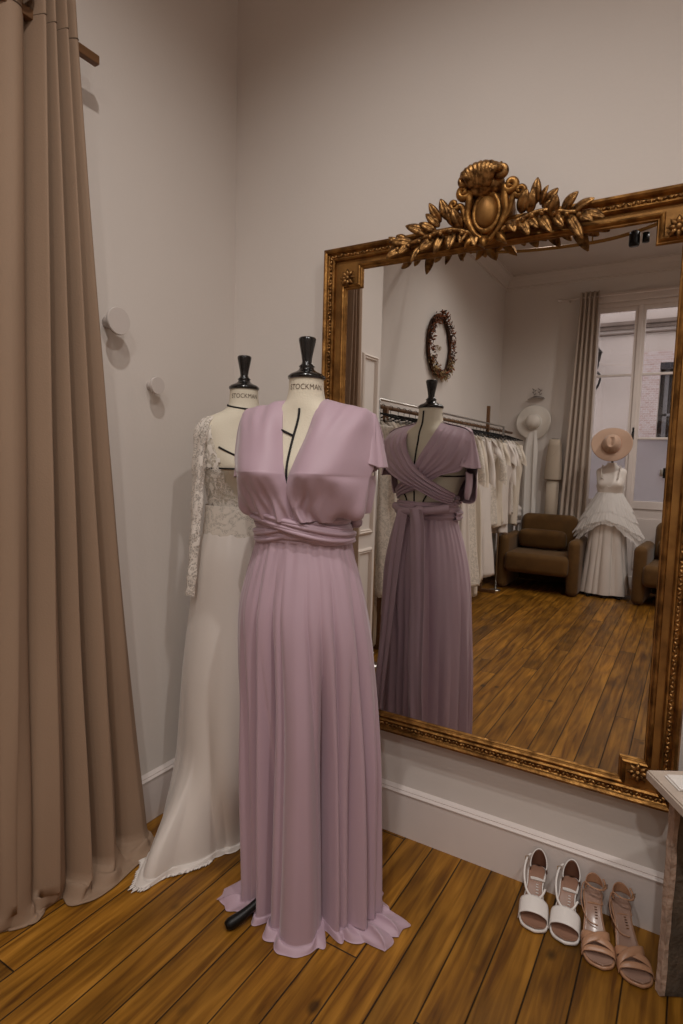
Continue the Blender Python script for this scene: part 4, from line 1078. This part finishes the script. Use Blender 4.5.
# cream pouf in the recess
pf = thing('pouf', 'round cream upholstered pouf on the floor behind the lilac gown', 'pouf', (-.335, -2.02, 0))
obj('cushion', lathe([(.001, .0), (.15, .0), (.17, .02), (.172, .1), (.172, .26), (.165, .31), (.14, .335), (.001, .34)], 40), M_linen, pf)

# ------------------------------------------------------------------ wreath
wr = thing('dried_wreath', 'oval wreath of dried brown and rust leaves hung on the left wall', 'wreath', (XW+.017, -3.33, 2.41))
RWr = .265
M_w1 = mat('rust_leaf', lin(146, 84, 48), .8, var=.5, vscale=30); M_w2 = mat('straw_leaf', lin(176, 150, 106), .8, var=.3, vscale=30); M_w3 = mat('dark_brown_leaf', lin(78, 50, 34), .8, var=.4, vscale=30)
obj('wreath_ring', xf(tube([(0, RWr*math.cos(2*PI*i/60), RWr*math.sin(2*PI*i/60)) for i in range(60)], .018, 8, closed=True), Matrix.Identity(4)), M_w3, wr)
random.seed(21)
for nm, mm, cnt, rng in (('rust_leaves', M_w1, 260, (0, 360)), ('dark_leaves', M_w3, 220, (0, 360)), ('straw_flowers', M_w2, 150, (200, 330))):
    ps = []
    for k in range(cnt):
        a = R(random.uniform(*rng)); rr = RWr+random.uniform(-.028, .03); x = random.uniform(.0, .045)
        b = Vector((x, rr*math.cos(a), rr*math.sin(a)))
        d = Vector((random.uniform(.0, .6), random.uniform(-1, 1), random.uniform(-1, 1))).normalized()*random.uniform(.025, .055)
        ps.append(leaf(b, b+d, random.uniform(.012, .02), (1, random.uniform(-.5, .5), random.uniform(-.5, .5)), .2, .3, .002, 5))
    obj(nm, join(*ps), mm, wr)
sp = thing('dried_sprig', 'tiny dried sprig on the wall inside the wreath', 'dried sprig', (XW+.012, -3.31, 2.385))
ps = [tube([(0, -.05, -.01), (0, 0, 0), (0, .05, .02)], .003, 6)]
for k in range(8): ps.append(leaf((0, -.05+.013*k, -.01+.004*k), (.01, -.05+.013*k+random.uniform(-.01, .02), .01*random.choice([-2, 2.5])), .012, (1, 0, 0), .2, .2, .002, 5))
obj('sprig_leaves', join(*ps), M_w2, sp)

# ------------------------------------------------------------------ window curtain and rod
cu2 = thing('window_curtain', 'pale grey-beige curtain hanging left of the french window', 'curtain', (.52, -5.3, 0))
def C2(vf): return xf(vf, T(-.52, 5.3, 0))
v2 = curtain([(.44, -5.29), (.50, -5.29), (.56, -5.29), (.62, -5.29)], [(.34, -5.25), (.43, -5.25), (.52, -5.25), (.62, -5.26)], None, 3.27, .02, 150, 60, 4.2, .028, .045, 4.0, False, (0, 1))
obj('curtain_cloth', C2(solid(v2, .002)), M_curt2, cu2)
rd2 = thing('window_curtain_rod', 'thin pale curtain rod above the french window', 'curtain rod', (.9, -5.3, 3.215))
obj('pole', join(tube([(-.68, 0, 0), (.9, 0, 0)], .010, 10), ellipsoid((-.69, 0, 0), .02, .02, .02)), M_trim, rd2)
obj('wall_bracket', join(box(-.60, -.585, -.1, .0, -.008, .008), box(.80, .815, -.1, .0, -.008, .008)), M_trim, rd2, smooth=False)

# ------------------------------------------------------------------ armchairs
def armchair(loc, rz, label, cush_label):
    t = thing('armchair', label, 'armchair', loc, rz, 'brown velvet armchairs')
    W_, D_ = .82, .74    # faces +y
    obj('seat', join(box(-.33, .33, -.22, .40, .20, .415, .055, 5)), M_velvet, t)
    bk = box(-.30, .30, -.12, .06, .0, .42, .06, 5)
    obj('backrest', xf(box(-.31, .31, -.09, .09, .0, .42, .085, 6), T(0, -.20, .385) @ RX(R(8))), M_velvet, t)
    for s in (-1, 1):
        a = join(box(-.062, .062, -.28, .35, .0, .59, .06, 6))
        obj('armrest', xf(a, T(s*.365, 0, 0)), M_velvet, t)
    obj('back_panel', box(-.32, .32, -.31, -.26, .02, .44, .02, 3), M_velvet, t)
    return t
def pillow(w, h, d):
    def f(u, v):
        t = 2*PI*u; p = PI*(v-.5)
        def se(x, e): return math.copysign(abs(x)**e, x)
        return (w/2*se(math.cos(p), .35)*se(math.cos(t), .35), d/2*se(math.cos(p), .9)*se(math.sin(t), .75), h/2*se(math.sin(p), .5))
    return grid(f, 48, 30, cu=True)
armchair((.275, -4.90, 0), 0, 'brown velvet armchair with lumbar cushion beneath the floppy hat', '')
armchair((1.64, -4.90, 0), R(4), 'brown velvet armchair half hidden at the right edge of the mirror', '')
for (x, z, rz_, lab) in ((.245, .535, 0, 'brown velvet lumbar cushion on the armchair beneath the floppy hat'), (1.64, .535, R(4), 'brown velvet lumbar cushion on the armchair at the mirror edge')):
    pl = obj('lumbar_cushion', pillow(.52, .215, .13), M_velvet, None, loc=(x, -4.945, z), rot=(R(-12), 0, rz_)); tag(pl, lab, 'cushion', 'brown velvet cushions')

# ------------------------------------------------------------------ gown on a stand before the window
GX, GY = .915, -4.88
st = thing('dress_stand', 'pale dress form on black feet under the white tulle gown before the window', 'mannequin', (GX, GY, 0))
obj('pole', tube([(0, 0, .05), (0, 0, 1.42)], .012, 10), M_blackm, st)
for k in range(4):
    a = R(40+90*k); obj('foot', tube(smoothpath([(0, 0, .10), (.08*math.cos(a), .08*math.sin(a), .06), (.17*math.cos(a), .17*math.sin(a), .012), (.22*math.cos(a), .22*math.sin(a), .012)], 14), .011, 8), M_blackm, st)
def stand_torso():
    n = 48; zs = [.80+i*(1.40-.80)/40 for i in range(41)]; V = []; F = []
    for z in zs:
        zt_ = .93+(z-.80)*(1.53-.93)/.60
        for i in range(n):
            p = torso_pt(2*PI*i/n-PI, zt_); V.append(Vector((p.x*.86, -p.y*.80, z)))
    for j in range(40):
        for i in range(n): F.append((j*n+i, j*n+(i+1) % n, (j+1)*n+(i+1) % n, (j+1)*n+i))
    F.append(tuple(range(n))); F.append(tuple(40*n+i for i in range(n)))
    return V, F
obj('torso', stand_torso(), M_white, st)
tg = thing('tulle_gown', 'white sleeveless gown with tiered tulle peplum before the french window', 'wedding dress', (GX, GY, 0))
GP = [(.05, .265, .18, .0, .0), (.3, .23, .165, 0, 0), (.6, .19, .14, 0, 0), (.9, .15, .11, 0, 0), (1.08, .115, .085, 0, 0), (1.12, .11, .08, 0, 0)]
random.seed(17)
gv = [(180+q+random.uniform(-6, 6), random.uniform(.01, .034), random.uniform(4, 9), random.uniform(.7, 1.1), random.uniform(-4, 4)) for q in range(-175, 180, 20)]
obj('satin_skirt', skirt(GP, gv, [], None, (0, 0), .035, .4, 220, 50, None, gather=.003, seed=3, ng=30), M_white, tg)
def gbod(u, v):   # v 0 waist .. 1 top; faces +y
    th = 2*PI*u; s_ = math.sin(th); front = math.cos(th) > 0
    cup = math.exp(-((abs(s_)-.55)/.30)**2) if front else 0
    z = .985+v*(.165+.10*cup)
    p = torso_pt(th, .93+(z-.80), .006+.003*math.sin(12*th)*v*cup)
    return (p.x*.86, -p.y*.80, z)
obj('bodice', solid(grid(gbod, 96, 26, cu=True), .003), M_satin, tg)
for s in (-1, 1):
    obj('shoulder_strap', tube(smoothpath([(s*.075, .098, 1.235), (s*.085, .085, 1.29), (s*.088, .045, 1.352), (s*.085, .0, 1.362), (s*.075, -.06, 1.30), (s*.065, -.085, 1.18)], 24), .013, 8, flat=.35), M_satin, tg)
def tier(z0, z1, r0, r1, drop, seed, thick_):
    def f(u, v):
        th = 2*PI*u
        r = r0+(r1-r0)*(v**.8); side_ = abs(math.sin(th))
        z = z0+(z1-z0)*v-drop*side_**2*v+.008*math.sin(th*11+seed)*v+.016*noise.noise(Vector((th*9, seed, v*2)))*v
        k = 1+(.006*math.sin(th*58+seed+3*v)+.010*noise.noise(Vector((math.cos(th)*14, math.sin(th)*14, seed+v*3)))+.03*noise.noise(Vector((math.cos(th)*5, math.sin(th)*5, seed))))*v
        sidew = 1+.28*side_**2*v
        return (math.sin(th)*r*k*sidew, -math.cos(th)*r*k*.72, z)
    return grid(f, 360, 18, cu=True)
for k, (a, b, r0, r1, dr, sd) in enumerate(((1.115, .96, .105, .185, .07, 1), (1.11, .93, .105, .20, .10, 4), (1.07, .86, .12, .235, .15, 2), (1.03, .80, .13, .262, .20, 7), (1.01, .79, .13, .25, .24, 9), (1.02, .81, .12, .272, .17, 11), (1.08, .90, .11, .225, .12, 13), (1.03, .77, .13, .262, .26, 15))):
    obj('tulle_tier', tier(a, b, r0, r1, dr, sd, 0), M_tulle, tg)
# fedora hung over the stand, tilted toward the room
hat = thing('felt_hat', 'pinkish beige wide-brimmed felt hat above the tulle gown', 'hat', (GX, GY+.12, 1.585))
hat.rotation_euler = (R(-72), R(3), 0)
def brim(u, v):
    t = 2*PI*u; r = .085+(.195-.085)*v
    return (r*math.cos(t)*(1.0), r*math.sin(t)*.92, -.0+.020*v*v*math.cos(2*t)+.01*v)
obj('brim', solid(grid(brim, 72, 14, cu=True), .004), M_hat, hat)
def crown(u, v):
    t = 2*PI*u; p = v*PI/2
    r = .088*(1-.20*v)*(math.cos(p)**.28 if v < .995 else .0)
    pinch = 1-.30*ss(.35, .9, v)*math.exp(-((angd(t, -PI/2))/.55)**2)
    x = r*math.cos(t)*(1-.25*ss(.3, 1, v)*max(0, -math.sin(t))**2); y_ = r*math.sin(t)*1.12*pinch
    z = .115*v**.6 if v < 1 else .115
    z -= .028*ss(.75, 1, v)*math.exp(-(x/.022)**2)
    return (x, y_, z)
obj('crown', grid(crown, 64, 30, cu=True), M_hat, hat)
obj('hat_band', xf(tube([(.0885*math.cos(2*PI*i/48), .0885*1.12*math.sin(2*PI*i/48), .014) for i in range(48)], .004, 6, closed=True), Matrix.Identity(4)), mat('tan_ribbon', lin(176, 132, 106), .7), hat)

# ------------------------------------------------------------------ floppy hat, scarf, ornament, slim form
fh = thing('floppy_hat', 'white floppy straw hat hung on the wall above the armchair', 'hat', (-.015, YW+.055, 1.86))
fh.rotation_euler = (R(-84), 0, 0)
def fbrim(u, v):
    t = 2*PI*u; r = .085+.115*v
    return (r*math.cos(t), r*math.sin(t), -.012+.014*v*math.sin(3*t+1)+.02*v*v*math.cos(2*t))
obj('brim', solid(grid(fbrim, 80, 14, cu=True), .003), M_hatw, fh)
obj('crown', lathe([(.090, -.012), (.088, .03), (.078, .065), (.055, .090), (.025, .100), (.001, .102)], 40), M_hatw, fh)
obj('ribbon', tube([(.0905*math.cos(2*PI*i/48), .0905*math.sin(2*PI*i/48), -.004) for i in range(48)], .006, 6, closed=True), M_paper, fh)
scf = [[(-.115+x*.9+.01*j*.4, YW+.05+(.015 if i % 2 else 0), z) for i, x in enumerate((0, .045, .09, .135, .18))] for j, z in enumerate((1.76, 1.55, 1.3, 1.05, .82, .70))]
scf[0] = [(-.06+.022*i, YW+.05, 1.76) for i in range(5)]
o = obj('sheer_scarf', xf(patch([list(reversed(r)) for r in scf], 30, 50, fsin(3.3, .006), .002), T(0, -(YW+.05), -1.2)), M_paper, None, loc=(0, YW+.055, 1.2))
tag(o, 'sheer white scarf hanging below the floppy hat', 'scarf')
orn = thing('wall_dish', 'small grey wall shelf with two sprigs above the floppy hat', 'wall ornament', (.0, YW+.02, 2.12))
M_grey = mat('grey_ceramic', lin(150, 140, 134), .5)
obj('dish', leaf((.09, .0, .012), (-.10, .02, -.006), .10, (0, .35, 1), .1, -.3, .006, 12), M_grey, orn)
for s, x in ((-1, -.03), (1, .035)):
    obj('sprig', join(tube(smoothpath([(x, .0, .05), (x-.008, .005, .08), (x+.01*s, .01, .12)], 8), .003, 6), *[leaf((x, .005, .06+.018*k), (x+.028*(-1)**k, .012, .075+.02*k), .014, (0, 1, 0), .2, .2, .002, 5) for k in range(4)]), M_grey, orn)
sf = thing('slim_dress_form', 'narrow beige dress form beside the pale curtain', 'mannequin', (.250, -5.305, 0))
M_putty = mat('putty_cloth', lin(188, 172, 154), .85, bump=.1, bscale=120)
obj('body', lathe([(.001, 1.19), (.100, 1.19), (.101, 1.20), (.098, 1.30), (.088, 1.45), (.074, 1.58), (.062, 1.655), (.001, 1.66)], 40, 1, .62), M_putty, sf)
obj('draped_edge', tube(smoothpath([(-.066, .028, 1.50), (-.03, .048, 1.46), (.02, .052, 1.50), (.062, .034, 1.585)], 14), .004, 6, flat=.5), M_putty, sf)
obj('lower_column', lathe([(.075, .002), (.078, .2), (.075, .8), (.070, 1.19)], 32, 1, .62), M_putty, sf)
obj('neck_disc', lathe([(.001, 1.66), (.040, 1.66), (.040, 1.666), (.001, 1.668)], 24, 1, .8), M_grey, sf)
# ruffled bundle on a small stool behind the armchair
stl = thing('side_stool', 'small pale stool behind the armchair, under the ruffled bundle', 'stool', (-.22, -5.22, 0))
obj('seat', box(-.13, .13, -.12, .12, .66, .69, .006), M_trim, stl, smooth=False)
for sx_ in (-1, 1):
    for sy_ in (-1, 1): obj('leg', tube([(sx_*.11, sy_*.10, 0), (sx_*.10, sy_*.09, .665)], .013, 8), M_trim, stl)
def blob(u, v):
    t = 2*PI*u; p = PI*(v-.5); n_ = 1+.16*noise.noise(Vector((math.cos(t)*3, math.sin(t)*3, v*7)))+.05*math.sin(t*15+v*20)
    return (.12*math.cos(p)*math.cos(t)*n_, .10*math.cos(p)*math.sin(t)*n_, .10+.10*math.sin(p)*n_)
o = obj('ruffled_bundle', grid(blob, 70, 30, cu=True), M_white, None, loc=(-.19, -5.22, .70)); tag(o, 'ruffled white fabric bundle behind the armchair', 'fabric bundle')

# ------------------------------------------------------------------ ceiling rail light seen in the mirror
cl = thing('ceiling_rail_light', 'thin brass rail light with a black spot below the ceiling', 'ceiling light', (.6, -2.7, 2.915))
clr = obj('rail', tube(smoothpath([(-1.0, 0, .12), (-.7, 0, .09), (-.2, 0, .012), (.32, 0, -.01), (.62, 0, .02), (.9, 0, .09), (1.6, 0, .25)], 40), .012, 10), M_brass, cl)
for x in (-.6, .335, 1.4): obj('hanger_rod', tube([(x, 0, 0), (x, 0, .645)], .005, 8), M_brass, cl)
M_spotem, nt_, b_ = newmat('spot_lens'); b_.inputs['Emission Color'].default_value = (1, .86, .72, 1); b_.inputs['Emission Strength'].default_value = 0
for x in (.60,):
    obj('spot_head', join(xf(lathe([(.001, 0), (.030, 0), (.034, .01), (.034, .085), (.020, .10), (.001, .10)], 20), T(x, 0, -.075)), xf(lathe([(.001, 0), (.022, 0), (.022, .06), (.001, .06)], 16), T(x+.07, 0, -.06))), M_blackm, clr)

# ------------------------------------------------------------------ light
def spot(name, loc, target, power, size, blend=.6, rad=.03, col=(1, .9, .82)):
    l = bpy.data.lights.new(name, 'SPOT'); l.energy = power; l.spot_size = R(size); l.spot_blend = blend; l.shadow_soft_size = rad; l.color = col
    o = bpy.data.objects.new(name, l); C.objects.link(o); o.location = loc
    o.rotation_euler = (Vector(target)-Vector(loc)).to_track_quat('-Z', 'Y').to_euler()
    return o
WC = (1, .965, .92)
spot('ceiling_spot_mirror_side', (1.08, -1.40, 3.45), (.70, -.42, .3), 66, 110, 1, .025, WC)
spot('ceiling_spot_mid', (1.9, -2.9, 3.45), (1.7, -3.0, 0), 98, 160, 1, .05, WC)
spot('ceiling_spot_window', (2.0, -4.3, 3.45), (1.5, -4.4, 0), 85, 150, 1, .05, WC)
spot('ceiling_spot_rail', (.5, -3.2, 3.45), (.3, -3.2, 0), 32, 150, 1, .05, WC)
spot('ceiling_spot_right', (2.5, -1.6, 3.45), (2.2, -1.6, 0), 80, 160, 1, .05, WC)
w = bpy.data.worlds.new('overcast'); S.world = w; w.use_nodes = True
bg = w.node_tree.nodes['Background']; bg.inputs[0].default_value = (.95, .93, .98, 1); bg.inputs[1].default_value = 1.6

# ------------------------------------------------------------------ camera
F_, yaw, pitch, roll = 587.995, .5380073, .0880325, .027630
f = Vector((-math.sin(yaw)*math.cos(pitch), math.cos(yaw)*math.cos(pitch), -math.sin(pitch)))
r = Vector((math.cos(yaw), math.sin(yaw), 0)); u = r.cross(f)
r2 = math.cos(roll)*r+math.sin(roll)*u; u2 = -math.sin(roll)*r+math.cos(roll)*u
cam = bpy.data.cameras.new('camera'); co = bpy.data.objects.new('camera', cam); C.objects.link(co)
cam.sensor_fit = 'HORIZONTAL'; cam.sensor_width = 24; cam.lens = F_/683*24; cam.clip_start = .02
Mx = Matrix((r2, u2, -f)).transposed().to_4x4(); Mx.translation = Vector((1.65643, -1.88056, 1.35)); co.matrix_world = Mx
S.camera = co
S.view_settings.view_transform = 'Standard'; S.view_settings.look = 'None'; S.view_settings.gamma = 1; S.view_settings.exposure = 0
S.view_settings.use_curve_mapping = False
